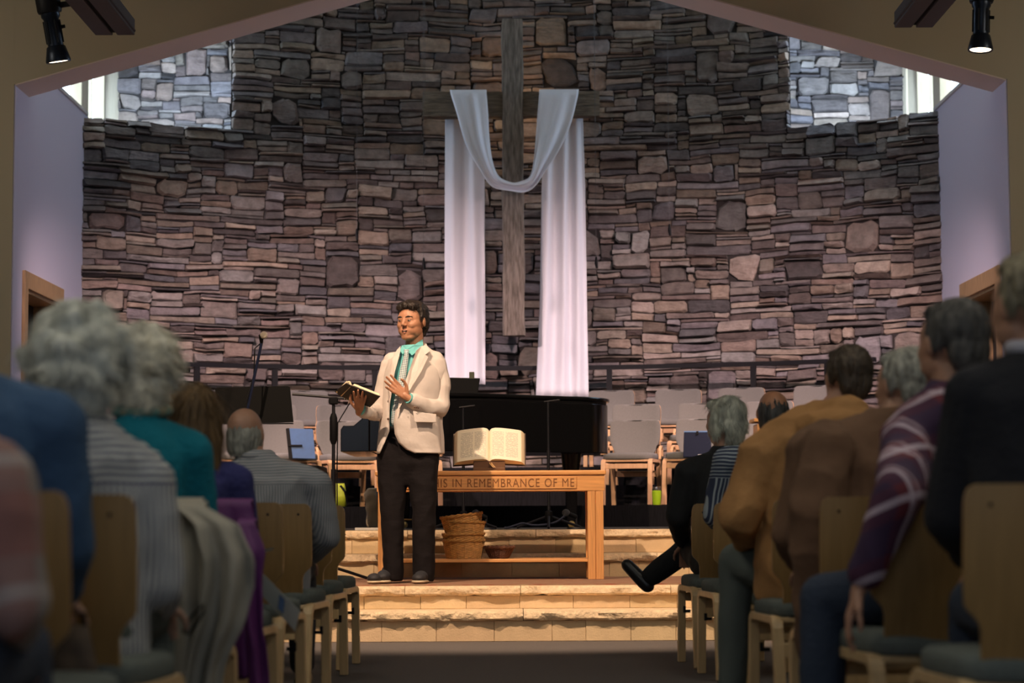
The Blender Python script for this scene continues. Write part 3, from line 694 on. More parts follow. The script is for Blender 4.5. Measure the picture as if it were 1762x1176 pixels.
def make_chair(name,label,choir):
    t=thing(name,label,'chair'); wood=m_choirw if choir else m_beech
    ya=lambda x,z: -.205-.075*max(0,(z-.42))/.41-.02*sin(max(0,(z-.40))*7.5)+.035*(x/.23)**2
    top=.772 if choir else .835
    rows=[(.37,.185),(.42,.187),(.48,.188),(.515,.190),(.535,.197),(.548,.208),(.562,.222),(.575,.229),(.62,.232),(.69,.233),(top-.055,.232),(top-.035,.231),(top-.018,.227),(top-.007,.220),(top,.206)]
    backplate(rows,.013,ya).build('backrest',m_choirw if choir else m_ply,t,smooth=True)
    for c in(-1,1):
        g=MB(); g.lathe([(.0055,-.001),(.0055,.0)],10,Matrix.Translation((c*.178,ya(.178,top-.045)-.0006,top-.045))@Matrix.Rotation(pi/2,4,'X')); g.build('bolt_hole',m_black,t)
    if choir:
        r2=[(.465,.17),(.475,.186),(.50,.192),(.535,.203),(.56,.222),(.60,.229),(.68,.231),(top-.045,.230),(top-.012,.222),(top+.002,.205),(top+.006,.17)]
        backplate(r2,.036,lambda x,z: ya(x,z)+.0135).build('back_pad',m_fab,t,smooth='all',bevel=.006)
    g=MB(); rings=[]
    for z,k in((.405,.97),(.415,1.0),(.44,1.0),(.455,.985),(.464,.93),(.468,.80)): rings.append((0,.005,z,.232*k,.222*k))
    g.loft(rings,32,pw=5); g.build('seat_cushion',m_fab if choir else m_cush,t,smooth='all')
    MB().bbox((-.20,-.20,.385),(.20,.215,.404)).build('seat_board',wood,t,bevel=.004)
    for c in(-1,1):
        xc=c*.212
        arc_=[(-.205+.05*(1-cos(a)),.345+.05*sin(a)) for a in [i*pi/2/5 for i in range(6)]]
        rear=[(-.255,0),(-.215,.30)]+arc_; sweep(rear,xc,.040,.034).build('leg',wood,t,bevel=.003,seg=1)
        arf=[(.17+.05*sin(a),.365+.03*cos(a)) for a in [i*pi/2/5 for i in range(6)]]
        front=arf+[(.228,.30),(.25,0)]; sweep(front,xc,.040,.034).build('leg',wood,t,bevel=.003,seg=1)
        sweep([(-.156,.395),(.171,.395)],xc,.040,.030).build('side_rail',wood,t,bevel=.003,seg=1)
        if choir:
            pts=[(-.20,.44),(-.195,.505),(-.17,.53),(-.12,.525),(-.095,.49),(-.09,.41)]
            sweep(pts,c*.246,.024,.014).build('arm_loop',wood,t,bevel=.003,seg=1)
        else:
            g=MB(); g.box((c*.243,-.14,.285),(.028,.014,.014)); g.box((c*.259,-.14,.294),(.012,.018,.034)); g.build('ganging_hook',m_blackp,t)
    MB().box((0,-.224,.285),(.39,.018,.055)).build('stretcher',wood,t,bevel=.003,seg=1)
    MB().box((0,.222,.345),(.39,.018,.045)).build('stretcher',wood,t,bevel=.003,seg=1)
    return t
cproto=make_chair('choir_chair','x',True)
GC='grey upholstered choir chairs in three curved rows'
def zone(th,R):
    return 'left' if th<0 else 'right'
spots=[]
for R,z,ths,nm in ((4.42,.861,(-34,-26.8,-19.6,-11.8,14.0,21.6,29.5,37.5),'front'),(5.32,1.051,(-31,-24.0,-17.2,12.4,19.0,25.8,32.0),'middle'),(6.22,1.241,(-24.5,-18.6,-12.6,8.9,14.9,20.6,27.4),'back')):
    for i,th in enumerate(ths): spots.append((R,z,th,nm,i,ths))
ORD=['first','second','third','fourth','fifth']
LB={('front',0):'behind the dark music stand',('front',1):'holding the blue folder',('front',2):'behind the boom microphone stand',('front',3):'just behind the speaker'}
for n,(R,z,th,nm,i,ths) in enumerate(spots):
    o=cproto if n==0 else copy_tree(cproto); a=radians(th); 
    o.location=(R*sin(a),YC+R*cos(a),z+.003); o.rotation_euler=(0,0,pi-a)
    neg=[t for t in ths if t<0]; pos=[t for t in ths if t>0]
    if (nm,i) in LB: s='grey choir chair in the front choir row, '+LB[(nm,i)]
    elif th>0: s='grey choir chair, %s to the right of the piano in the %s choir row'%(ORD[pos.index(th)],nm)
    else: s='grey choir chair, %s leftward from the speaker in the %s choir row'%(ORD[len(neg)-1-neg.index(th)],nm)
    o['label']=s; o['group']=GC
aproto=make_chair('stacking_chair','x',False)
GA='beech plywood chairs for the congregation'
XL=-.86-.235; XR=.945+.235
ROWL=[10.75,9.95,8.97,7.86,6.9,5.8,4.66,3.96]; ROWR=[10.75,9.95,8.75,7.7,6.5,5.6,4.62]
LABL=['plywood chair nearest the steps, left of the aisle, empty','empty plywood chair left of the aisle, second from the steps','plywood chair of the balding man in the striped shirt','plywood chair left of the aisle, between the purple jacket and the striped man','plywood chair with the purple jacket over its back','plywood chair with the cream raincoat over its back','plywood chair of the woman in the striped blouse','dark plywood chair beside the blue sweater']
LABR=['plywood chair of the white-haired man with the crossed leg','plywood chair of the bald man','plywood chair right of the aisle, behind the elbow of the tan jacket','plywood chair of the man in the tan jacket','plywood chair of the man in the brown coat','plywood chair of the man in the plaid shirt','plywood chair of the person in the black sweater, closest to the camera']
first=True
for side,rows,labs,X in (('L',ROWL,LABL,XL),('R',ROWR,LABR,XR)):
    for i,(d,lb) in enumerate(zip(rows,labs)):
        o=aproto if first else copy_tree(aproto); first=False
        xx=X+(.025 if side=='L' else -.02)+(.04 if (side=='R' and i==6) else 0)+(.025 if side=='L' and i>=6 else 0)+(-.035 if side=='R' and i==0 else 0)
        o.location=(xx,d+.24,.003); o.rotation_euler=(0,0,radians(-5 if side=='L' else 5)); o['label']=lb; o['group']=GA
        if side=='R' and i==6: o.scale=(1.0,1.0,1.015)
# a second, inner chair in rows where it shows
for lb,x,d,rz in (('plywood chair glimpsed between the tan jacket elbow and the aisle chairs',XR+.5,8.75,5),('inner plywood chair beside the empty left aisle chairs',XL-.5,9.95,-5)):
    o=copy_tree(aproto); o.location=(x,d+.24,0); o.rotation_euler=(0,0,radians(rz)); o['label']=lb; o['group']=GA
# ---------------- grand piano
m_gloss=mat('black piano lacquer',(.004,.004,.005),.16,spec=.35)
PY0=16.1; px0=XZ(586,740,PY0)[0]; pz=STZ
pn=thing('grand_piano','black lacquered grand piano with its lid closed, behind the oak table','piano',(px0,PY0,pz))
plan=catm([(.22,0),(.60,.0),(.95,.06),(1.25,.22),(1.50,.42),(1.75,.58),(1.98,.75),(2.10,1.0),(2.06,1.28),(1.88,1.44),(1.5,1.48),(.9,1.48),(.22,1.48)],60)
def wallprism(plan,z0,z1,name,m,th=None,**k):
    g=MB(); g.prism([(a,b) for a,b in plan],z0,z1); return g.build(name,m,pn,**k)
wallprism(plan,.60,1.00,'case',m_gloss,smooth=True,bevel=.008)
cx_=sum(p[0] for p in plan)/len(plan); cy_=sum(p[1] for p in plan)/len(plan)
lid=[(cx_+(a-cx_)*1.022,cy_+(b-cy_)*1.03) for a,b in plan]
wallprism([p for p in lid],1.02,1.05,'lid',m_gloss,smooth=True,bevel=.010)
wallprism([(cx_+(a-cx_)*.985,cy_+(b-cy_)*.985) for a,b in plan],.999,1.021,'rim_felt',m_blackp)
for yy in (0,1.40):      # cheeks at the keyboard end
    g=MB(); pr=[(.22,.60),(.0,.60),(-.0,.77),(.02,.80),(.10,.80),(.16,.85),(.20,.93),(.22,.965)]; g.prism([(x,z) for x,z in pr],yy,yy+.08,'y'); g.build('cheek',m_gloss,pn,bevel=.006)
MB().bbox((0.0,.08,.60),(.25,1.40,.69)).build('key_bed',m_gloss,pn)
MB().bbox((.03,.10,.69),(.20,1.38,.715)).build('white_keys',mat('ivory keys',(.75,.73,.66),.3),pn)
g=MB()
for k in range(51):
    if k%7 in (2,6): continue
    g.bbox((.10,.10+.0248*(k+.75),.715),(.20,.10+.0248*(k+.75)+.011,.727))
g.build('black_keys',m_gloss,pn,kind='stuff')
MB().bbox((.20,.08,.69),(.235,1.40,.99)).build('fallboard',m_gloss,pn)
g=MB(); dk=XZ(768,652,PY0+.3)[0]-px0; dk1=XZ(826,652,PY0+.3)[0]-px0
g.prism([(dk-.14,1.051),(dk1-.02,1.051),(dk1,1.18),(dk-.1,1.19)],.30,.325,'y'); g.build('music_desk',m_blackp,pn,bevel=.004)
g=MB(); g.bbox((dk1-.085,.30,1.17),(dk1-.045,.33,1.23)); g.build('desk_lamp',mat('olive plastic',(.05,.055,.03),.5),pn,bevel=.004)
for (lx,ly) in ((.42,.16),(.42,1.34),(1.80,.98)):
    lg=MB().loft([(lx,ly,.0+.06,.035,.035),(lx,ly,.12,.045,.045),(lx,ly,.30,.05,.05),(lx,ly,.52,.075,.075),(lx,ly,.60,.085,.085)],16,pw=4).build('leg',m_gloss,pn,smooth=True)
    g=MB(); g.lathe([(.0,-.022),(.028,-.02),(.028,.02),(0,.022)],14,Matrix.Translation((lx,ly,.03))@Matrix.Rotation(pi/2,4,'X')); g.build('caster',mat('brass',(.6,.42,.16),.3,metal=1),lg)
g=MB(); g.tube([(.55,.70,.60),(.57,.70,.12)],.018,8); g.tube([(.55,.82,.60),(.57,.82,.12)],.018,8); g.box((.57,.76,.10),(.1,.26,.05)); g.build('pedal_lyre',m_gloss,pn)
for yy in (.68,.76,.84): MB().box((.48,yy,.075),(.14,.022,.012)).build('pedal',mat('brass',(.6,.42,.16),.3,metal=1),pn,bevel=.004)
t=thing('piano_bench','black piano bench at the keyboard end of the piano','bench',(px0-.38,PY0+.75,STZ))
MB().box((0,0,.47),(.36,.76,.07)).build('seat',m_blackp,t,bevel=.015)
for a in(-1,1):
    for b in(-1,1): MB().box((a*.14,b*.33,.22),(.04,.04,.44)).build('leg',m_gloss,t)
# ---------------- microphone stands and music stand
def micstand(label,x,y,z0,topz,thick=.011,grip=None,base=True,r=.014,name='microphone_stand'):
    t=thing(name,label,'stand',(x,y,z0)); h=topz-z0
    g=MB(); g.tube([(0,0,.06),(0,0,h*.62)],r,10); g.tube([(0,0,h*.55),(0,0,h)],r*.68,10); g.build('pole',m_blackm,t,smooth=True)
    for k in range(3):
        an=k*2*pi/3+.5; MB().tube([(0,0,.10),(.28*cos(an),.28*sin(an),.012)],.010,8).build('leg',m_blackm,t)
    MB().lathe([(.02,.06),(.028,.07),(.028,.13),(.015,.14)],12).build('hub',m_blackp,t,smooth=True)
    if grip: MB().lathe([(.014,grip[0]-z0),(.026,grip[0]-z0+.03),(.026,grip[1]-z0-.03),(.016,grip[1]-z0)],12).build('grip',m_blackp,t,smooth=True)
    return t,h
Ym=14.05; xm,zt=XZ(574,690,Ym); t,h=micstand('black boom microphone stand with its arm level, left of the speaker',xm,Ym,PLZ+.009,zt,r=.017,grip=(XZ(574,765,Ym)[1],XZ(574,712,Ym)[1]))
a=Vector(XZ(503,681,Ym)); b=Vector(XZ(610,690,Ym)); g=MB(); g.tube([(a[0]-xm,0,a[1]-PLZ),(b[0]-xm,0,b[1]-PLZ)],.0085,8); g.build('boom_arm',m_blackm,t)
MB().box((0,0,h+.0),(.06,.05,.05)).build('boom_clamp',m_blackp,t,bevel=.008)
MB().tube([(b[0]-xm-.02,-.02,h),(.03,-.02,h-.15),(.025,-.02,h-.5),(.03,-.02,h-.9)],.004,6).build('cable',m_blackp,t)
Y2=14.12; x2,z2=XZ(424,705,Y2); t,h=micstand('black microphone stand slanting up in front of the music stand',x2,Y2,PLZ+.009,z2,r=.016)
e=XZ(450,592,Y2); s0=XZ(424,716,Y2); g=MB(); g.tube([(s0[0]-x2,0,s0[1]-PLZ),(e[0]-x2,0,e[1]-PLZ)],.0105,8); g.build('boom_arm',mat('blue black metal sheen',(.03,.04,.09),.25,metal=.7),t)
k0=Vector((e[0]-x2,0,e[1]-PLZ)); k1=Vector((XZ(455,580,Y2)[0]-x2,-.03,XZ(455,580,Y2)[1]-PLZ))
MB().tube([k0,k1-Vector((.02,0,-.0))],[.012,.016],8).build('microphone',m_blackp,t); MB().ell(k1,(.026,.026,.026)).build('mic_grille',mat('mic grille',(.5,.45,.38),.4,metal=.8,bump=.8,bscale=300),t,smooth='all')
MB().tube([k0,k0+Vector((-.045,0,-.04)),k0+Vector((-.05,0,-.22)),(s0[0]-x2,-.02,s0[1]-PLZ+.08)],.0045,6).build('cable',m_blackp,t)
# music stand
Y3=14.34; c0=P(372,726,Y3); c1=P(503,666,Y3); cxm=(c0.x+c1.x)/2
t=thing('music_stand','black sheet music stand with a broad desk, left of the speaker','stand',(cxm,Y3+.04,PLZ))
def zz(px,py): q=P(px,py,Y3); return (q.x-cxm,q.z-PLZ)
pl=[zz(378,731),zz(505,727),zz(499,667),zz(495,664.5),zz(374,667),zz(370,670)]
g=MB(); g.prism(pl,-.04,-.034,'y'); g.build('desk',mat('matte black paint',(.006,.006,.006),.8,spec=.1),t,bevel=.002)
g=MB(); g.bbox((zz(380,731)[0],-.085,zz(380,731)[1]),(zz(505,727)[0],-.034,zz(380,731)[1]+.008)); g.build('desk_ledge',m_blackm,t)
MB().tube([(0,0,.05),(0,0,zz(440,690)[1])],.013,10).build('pole',m_blackm,t)
MB().box((0,-.015,zz(440,700)[1]),(.07,.04,.07)).build('bracket',m_blackm,t)
for k in range(3): an=k*2*pi/3+.3; MB().tube([(0,0,.12),(.26*cos(an),.26*sin(an),.012)],.010,8).build('leg',m_blackm,t)
# microphone glimpsed over the white hair, with its stand
Y4=15.9; e=P(237,576,Y4); t,h=micstand('microphone on a stand behind the white-haired women, its head just showing',e.x-.10,Y4,STZ,e.z-.012)
MB().tube([(-.06,0,h+.005),(.08,0,h+.01)],[.010,.016],8).build('microphone',m_blackp,t); MB().ell((.10,0,h+.012),(.028,.026,.026)).build('mic_grille',MATS['mic grille'],t,smooth='all')
Y5=15.7; e=P(320,637,Y5); t,h=micstand('black stand with a short flat arm, showing over the auburn hair',e.x-.1,Y5,STZ,e.z)
MB().box((.03,0,h),(.20,.03,.04)).build('flat_arm',m_blackp,t,bevel=.006)
for px,pyt,lb in ((943,692,'tall thin black microphone stand before the piano case'),(797,702,'thin black microphone stand before the piano keyboard end')):
    Y=15.85; x,zt=XZ(px,pyt,Y); t,h=micstand(lb,x,Y,STZ,zt,r=.012)
    MB().tube([(-.03,0,h),(.09,0,h+.015)],.008,8).build('clip',m_blackm,t)
for px,py,lb in ((830,884,'short black floor microphone under the piano, nearer the baskets'),(985,884,'short black floor microphone under the piano, nearer the table leg')):
    Y=16.0; p=P(px,py,Y); t=thing('floor_microphone',lb,'microphone',(p.x+.03,Y,STZ))
    MB().lathe([(.0,0),(.075,0),(.07,.012),(.01,.016),(.008,.10),(0,.10)],16).build('base',m_blackm,t,smooth=True)
    MB().tube([(0,0,.09),(-.06,-.02,.115)],.016,8).build('microphone',m_blackp,t); MB().ell((-.08,-.025,.122),(.03,.028,.028)).build('mic_grille',mat('steel grille',(.08,.08,.09),.3,metal=.9,bump=.8,bscale=300),t,smooth='all')
pts=catm([tuple(P(px,py,15.8)) for px,py in ((868,911),(885,905),(900,901),(915,904),(930,904),(946,902),(960,897),(972,888))],30)
g=MB(); g.tube([(p[0],p[1]+.0,max(p[2],STZ+.012)) for p in pts],.008,8); o=g.build('audio_cable',mat('grey blue cable',(.012,.015,.03),.7,spec=.2),smooth=True); recentre(o,(pts[0][0],15.8,STZ)); tag(o,'grey blue cable looping over the stage under the piano','cable')
# ---------------- small things on the stage
def onchair(px,py,Y): return P(px,py,Y)
m_blue=mat('blue folder',(.015,.075,.22),.5,var=.08,vscale=20)
c=spots[1]; a=radians(c[2]); 
p=P(522,789,18.2); t=thing('folder','bright blue folder leaning on a grey choir chair','folder',p); t.rotation_euler=(radians(-12),0,radians(8))
MB().prism([(-.095,0),(.105,-.005),(.085,.262),(-.125,.268)],0,.012,'y').build('cover',m_blue,t,bevel=.002); MB().prism([(-.125,.0),(-.093,.0),(-.122,.27),(-.150,.265)],-.004,.02,'y').build('spine',m_blackp,t)
MB().box((-.07,-.012,.11),(.12,.008,.014)).build('clasp',m_blackp,t)
p=P(1200,787,18.35); t=thing('laptop_bag','dark navy folder case with a lighter blue top edge, on a grey choir chair','bag',p); t.rotation_euler=(radians(-10),0,radians(-8))
MB().prism([(-.125,0),(.125,0),(.115,.225),(-.118,.225)],0,.035,'y').build('case',mat('dark navy nylon',(.006,.010,.028),.7,spec=.2),t,bevel=.006)
MB().box((0,.015,.228),(.235,.034,.010)).build('top_edge',mat('blue piping',(.06,.16,.36),.5),t); MB().box((.0,-.004,.215),(.02,.012,.03)).build('latch',m_blackp,t)
MB().box((.03,-.004,.018),(.05,.004,.010)).build('tag',mat('white tag',(.5,.5,.5),.6),t)
def bottle(px,pyb,Y,h,label,name,bm,lm,r=.035,cap=.03,loc=None):
    p=Vector(loc) if loc else P(px,pyb,Y); t=thing(name,label,'bottle',p)
    MB().lathe([(0,0),(r*.80,0),(r*.85,.01),(r,h*.55),(r,h*.78),(r*.92,h*.80),(0,h*.80)],24).build('body',bm,t,smooth=True)
    MB().lathe([(r*.93,h*.80),(r*.96,h*.82),(r*.9,h),(0,h)],24).build('lid',lm,t,smooth=True); return t
m_lime=mat('lime green enamel',(.36,.58,.02),.3,coat=.4)
bottle(1130,872,18.05,.155,'lime green tumbler with a steel lid on the riser, right of the piano','tumbler',m_lime,m_chrome,.040,loc=(P(1130,872,18.06).x,18.06,.861))
mcl=mat('clear plastic',(.75,.78,.8),.12,coat=.3); mcl.node_tree.nodes['Principled BSDF'].inputs['Transmission Weight'].default_value=.85
bottle(551,872,18.06,.20,'clear plastic water bottle beside the lime green bag','water_bottle',mcl,mat('white cap',(.7,.75,.85),.4),.036,loc=(P(551,872,18.06).x,18.06,.861))
p=P(580,872,18.1); t=thing('tote_bag','small yellow green bag with a white corner on the choir riser','bag',(p.x,18.12,.861))
MB().loft([(0,0,0,.078,.05),(0,0,.10,.080,.052),(0,.0,.17,.070,.035),(.0,0,.20,.06,.018)],24,pw=4).build('bag_body',mat('yellow green nylon',(.42,.50,.03),.6,bump=.5,bscale=12,var=.2,vscale=6),t,smooth='all')
MB().loft([(-.05,-.035,.11,.02,.02),(-.05,-.03,.17,.026,.02),(-.045,-.02,.22,.018,.012)],12).build('white_corner',mat('white nylon',(.6,.6,.55),.6),t,smooth='all')
MB().tube([(.03,-.03,.18),(.07,-.045,.13),(.085,-.02,.04)],.010,8).build('strap',m_blackp,t)
p=P(526,850,17.6); t=thing('leather_bag','dark brown leather bag standing under the choir chairs, behind the striped man','bag',(p.x,17.75,STZ))
MB().loft([(0,0,0,.13,.09),(0,0,.25,.125,.09),(0,0,.38,.12,.08),(0,0,.42,.10,.06)],24,pw=4).build('bag_body',mat('dark brown leather shine',(.035,.022,.015),.3),t,smooth='all'); MB().tube([(-.09,-.05,.40),(-.06,-.06,.50),(.06,-.06,.50),(.09,-.05,.40)],.010,8).build('handle',mat('dark brown leather shine',(.035,.022,.015),.3),t,smooth=True)
p=P(646,906,17.6); t=thing('canvas_bag','beige canvas bag slumped on the stage just left of the speaker','bag',(p.x-.01,17.55,STZ))
g=MB(); g.loft([(0,0,0.01,.058,.08),(0,0,.12,.062,.085),(-.005,0,.22,.060,.08),(-.02,0,.29,.066,.06),(-.01,0,.335,.045,.04)],24,pw=3); g.ell((-.045,-.04,.245),(.03,.04,.045)); blob(g,'bag_body',mat('beige canvas',(.62,.47,.30),.9,bump=.4,bscale=20),t,.010,4,lambda c,n: n*.010*noise.noise(c*14))
MB().tube([(.03,-.06,.32),(.055,-.07,.15),(.06,-.06,.01)],.008,6).build('strap',mat('grey strap',(.2,.22,.28),.8),t)
p=P(632,911,15.62); t=thing('hymnal','white-edged book lying on the top stone step, behind the speaker','book',(p.x,15.62,STZ)); 
MB().box((0,0,.011),(.175,.12,.018)).build('pages',mat('paper white',(.62,.58,.52),.7),t); MB().box((0,.004,.022),(.18,.13,.003)).build('cover',m_blackp,t)
# wooden lectern glimpsed behind the bald man
p=P(1333,745,17.2); t=thing('wooden_lectern','golden wood lectern top half hidden behind the bald man','lectern',(p.x,17.25,STZ)); hz=P(1333,722,17.2).z-STZ
w_=40/209
MB().box((0,0,hz/2-.02),(w_*1.6,.30,hz-.04)).build('body',m_oakv,t,bevel=.005); MB().box((0,0,hz-.01),(w_*1.9,.36,.03)).build('top',m_oak,t,bevel=.005)
# programme sheets on the left chairs
# ================================================================== people
def skinm(name,col): return mat(name,col,.5,var=.08,vscale=20,bump=.06,bscale=60)
SK_T=skinm('tanned skin',(.46,.215,.12)); SK_P=skinm('pale skin',(.50,.31,.23)); SK_R=skinm('ruddy skin',(.44,.24,.16))
m_eye=mat('eye white',(.28,.25,.22),.4); m_iris=mat('dark iris',(.03,.02,.015),.3); m_lip=mat('lips',(.42,.16,.11),.5)
def vadd(a,b): return tuple(x+y for x,y in zip(a,b))
def headshape(g,c,yaw,pitch=0,s=1.0,roll=0,fine=False):
    """head facing -Y before yaw; c = centre of the skull"""
    R=Matrix.Translation(c)@Matrix.Rotation(yaw,4,'Z')@Matrix.Rotation(roll,4,'Y')@Matrix.Rotation(pitch,4,'X')@Matrix.Scale(s,4)
    def E(cc,r,rot=None):
        n=MB().ell(cc,r,rot=rot); g.add(n.v,n.f,R)
    def C(a,b,r0,r1):
        n=MB().cap(a,b,r0,r1); g.add(n.v,n.f,R)
    E((0,.020,.030),(.077,.096,.088)); E((0,-.028,.020),(.069,.064,.078)); E((0,-.022,-.030),(.066,.060,.064)); E((0,-.030,-.062),(.053,.058,.046)); E((0,-.055,-.090),(.030,.030,.024))
    for x in(-1,1):
        C((x*.047,.008,-.052),(x*.020,-.056,-.090),.020,.019); E((x*.046,-.024,-.045),(.023,.046,.042)); E((x*.050,-.030,-.010),(.022,.040,.036))
        E((x*.037,-.058,-.020),(.026,.028,.026)); E((x*.030,-.0745,.0165),(.020,.0125,.0085)); E((x*.031,-.0720,.0005),(.019,.0120,.0075))
        E((x*.010,-.094,-.021),(.0085,.010,.0065)); E((x*.024,-.050,-.050),(.030,.034,.034))
    C((-.036,-.073,.032),(.036,-.073,.032),.0125,.0125)
    C((0,-.083,.022),(0,-.102,-.015),.0085,.0105)
    E((0,-.071,-.058),(.030,.018,.022)); E((0,-.066,-.075),(.026,.020,.018))
    for x in(-1,1): E((x*.080,.012,-.002),(.009,.019,.031),(.15,0,x*.25)); 
    return R
def facebits(R,root,col_brow,lips=True,parent=None):
    for x in(-1,1):
        g=MB().ell((x*.031,-.0785,.0075),(.0120,.0100,.0048),n=12,m=8); g.v=[tuple(R@Vector(v)) for v in g.v]; e=g.build('eye',m_eye,parent or root,smooth='all')
        g=MB().ell((x*.031,-.0860,.0075),(.0055,.0036,.0042),n=10,m=6); g.v=[tuple(R@Vector(v)) for v in g.v]; g.build('iris',m_iris,e,smooth='all')
        g=MB().tube([(x*.012,-.0870,.027),(x*.030,-.0875,.032),(x*.052,-.073,.027)],[.0034,.0044,.0020],6); g.v=[tuple(R@Vector(v)) for v in g.v]; g.build('eyebrow',col_brow,parent or root,smooth='all')
    if lips:
        g=MB().tube([(-.023,-.0810,-.053),(-.010,-.0895,-.0485),(0,-.0895,-.050),(.010,-.0895,-.0485),(.023,-.0810,-.053)],[.0022,.0038,.0036,.0038,.0022],6)
        g.tube([(-.021,-.0800,-.0615),(0,-.0890,-.0670),(.021,-.0800,-.0615)],[.0022,.0045,.0022],6); g.v=[tuple(R@Vector(v)) for v in g.v]; g.build('lips',m_lip,parent or root,smooth='all')
        g=MB().ell((0,-.0868,-.0580),(.018,.0040,.0062),n=12,m=6); g.v=[tuple(R@Vector(v)) for v in g.v]; mo=g.build('mouth',mat('dark mouth',(.05,.015,.01),.6),parent or root,smooth='all')
        g=MB().ell((0,-.0885,-.0552),(.012,.0030,.0026),n=12,m=6); g.v=[tuple(R@Vector(v)) for v in g.v]; g.build('teeth',mat('teeth',(.5,.45,.38),.4),mo,smooth='all')
def hand(g,wrist,dirv,palmn,s=1.0,curl=.35,side=1,spread=.10,curls=None):
    """palm plus five fingers; dirv: wrist to knuckles, palmn: out of the palm, side: which side the thumb leaves"""
    d=Vector(dirv).normalized(); n=Vector(palmn); n=(n-d*n.dot(d)).normalized(); l=d.cross(n)*side; w=Vector(wrist)
    pts=lambda a,b,c: w+d*a*s+l*b*s+n*c*s
    for q in (-.024,-.008,.008,.024): g.cap(pts(.012,q*.6,0),pts(.088,q,0),.014*s,.0125*s,10)
    g.cap(pts(-.02,0,0),pts(.02,0,0),.024*s,.022*s,10)
    lens=[(.041,.027,.022),(.045,.031,.023),(.042,.028,.022),(.033,.022,.019)]
    for k,(q,L) in enumerate(zip((.029,.010,-.010,-.028),lens)):
        cu=(curls[k] if curls else curl); p=pts(.090-(.006 if k in(0,3) else 0),q,0); ang=0; sp=(1.5-k)*spread*.5
        for j,seg in enumerate(L):
            ang+=cu*(.8 if j==0 else 1.0); dd=(d*cos(ang)+n*sin(ang)+l*sp).normalized(); p2=p+dd*seg*s
            g.cap(p,p2,(.0102-.0009*j)*s,(.0095-.0010*j)*s,9); p=p2
    p=pts(.022,.028,.006); a=pts(.052,.052,.014); b=pts(.082,.062,.026); c=pts(.104,.060,.036)
    g.cap(pts(.012,.012,.002),a,.016*s,.0115*s,10); g.cap(a,b,.0115*s,.0102*s,9); g.cap(b,c,.0102*s,.0085*s,9)
def stripes(name,c1,c2,freq,axis='x',duty=.5,yoke=None,rough=.8,soft=.15,bumpy=.2,zmul=None):
    """woven stripes in object space; above yoke height they turn crosswise"""
    m=bpy.data.materials.new(name); m.use_nodes=True; nt=m.node_tree;N=nt.nodes;L=nt.links;b=N['Principled BSDF'];b.inputs['Roughness'].default_value=rough
    tc=N.new('ShaderNodeTexCoord'); nz=N.new('ShaderNodeTexNoise'); nz.inputs['Scale'].default_value=6; L.new(tc.outputs['Object'],nz.inputs['Vector'])
    sc=N.new('ShaderNodeVectorMath'); sc.operation='SCALE'; sc.inputs['Scale'].default_value=.022; L.new(nz.outputs['Color'],sc.inputs[0])
    ad=N.new('ShaderNodeVectorMath'); L.new(tc.outputs['Object'],ad.inputs[0]); L.new(sc.outputs[0],ad.inputs[1]); sp=N.new('ShaderNodeSeparateXYZ'); L.new(ad.outputs[0],sp.inputs[0])
    def M(op,a,bv=None,c=None):
        n=N.new('ShaderNodeMath'); n.operation=op
        for i,v in enumerate((a,bv,c)):
            if v is None: continue
            if isinstance(v,(int,float)): n.inputs[i].default_value=v
            else: L.new(v,n.inputs[i])
        return n.outputs[0]
    def band(src):
        s=M('SINE',M('MULTIPLY',src,freq*2*pi)); mr=N.new('ShaderNodeMapRange'); mr.inputs[1].default_value=(.5-duty)*2-soft; mr.inputs[2].default_value=(.5-duty)*2+soft; L.new(s,mr.inputs[0]); return mr.outputs[0]
    xy=M('ADD',sp.outputs[0],M('MULTIPLY',sp.outputs[1],.55))
    bv=band(xy) if axis=='x' else band(sp.outputs[2])
    if yoke is not None:
        bz=band(sp.outputs[2]); f=M('GREATER_THAN',sp.outputs[2],yoke); bv=M('ADD',M('MULTIPLY',bz,f),M('MULTIPLY',bv,M('SUBTRACT',1,f)))
    mx=N.new('ShaderNodeMix'); mx.data_type='RGBA'; mx.inputs[6].default_value=(*c2,1); mx.inputs[7].default_value=(*c1,1); L.new(bv,mx.inputs[0]); L.new(mx.outputs[2],b.inputs['Base Color'])
    bu=N.new('ShaderNodeBump'); bu.inputs['Strength'].default_value=bumpy; bu.inputs['Distance'].default_value=.03; L.new(nz.outputs['Fac'],bu.inputs['Height']); L.new(bu.outputs[0],b.inputs['Normal'])
    MATS[name]=m; return m
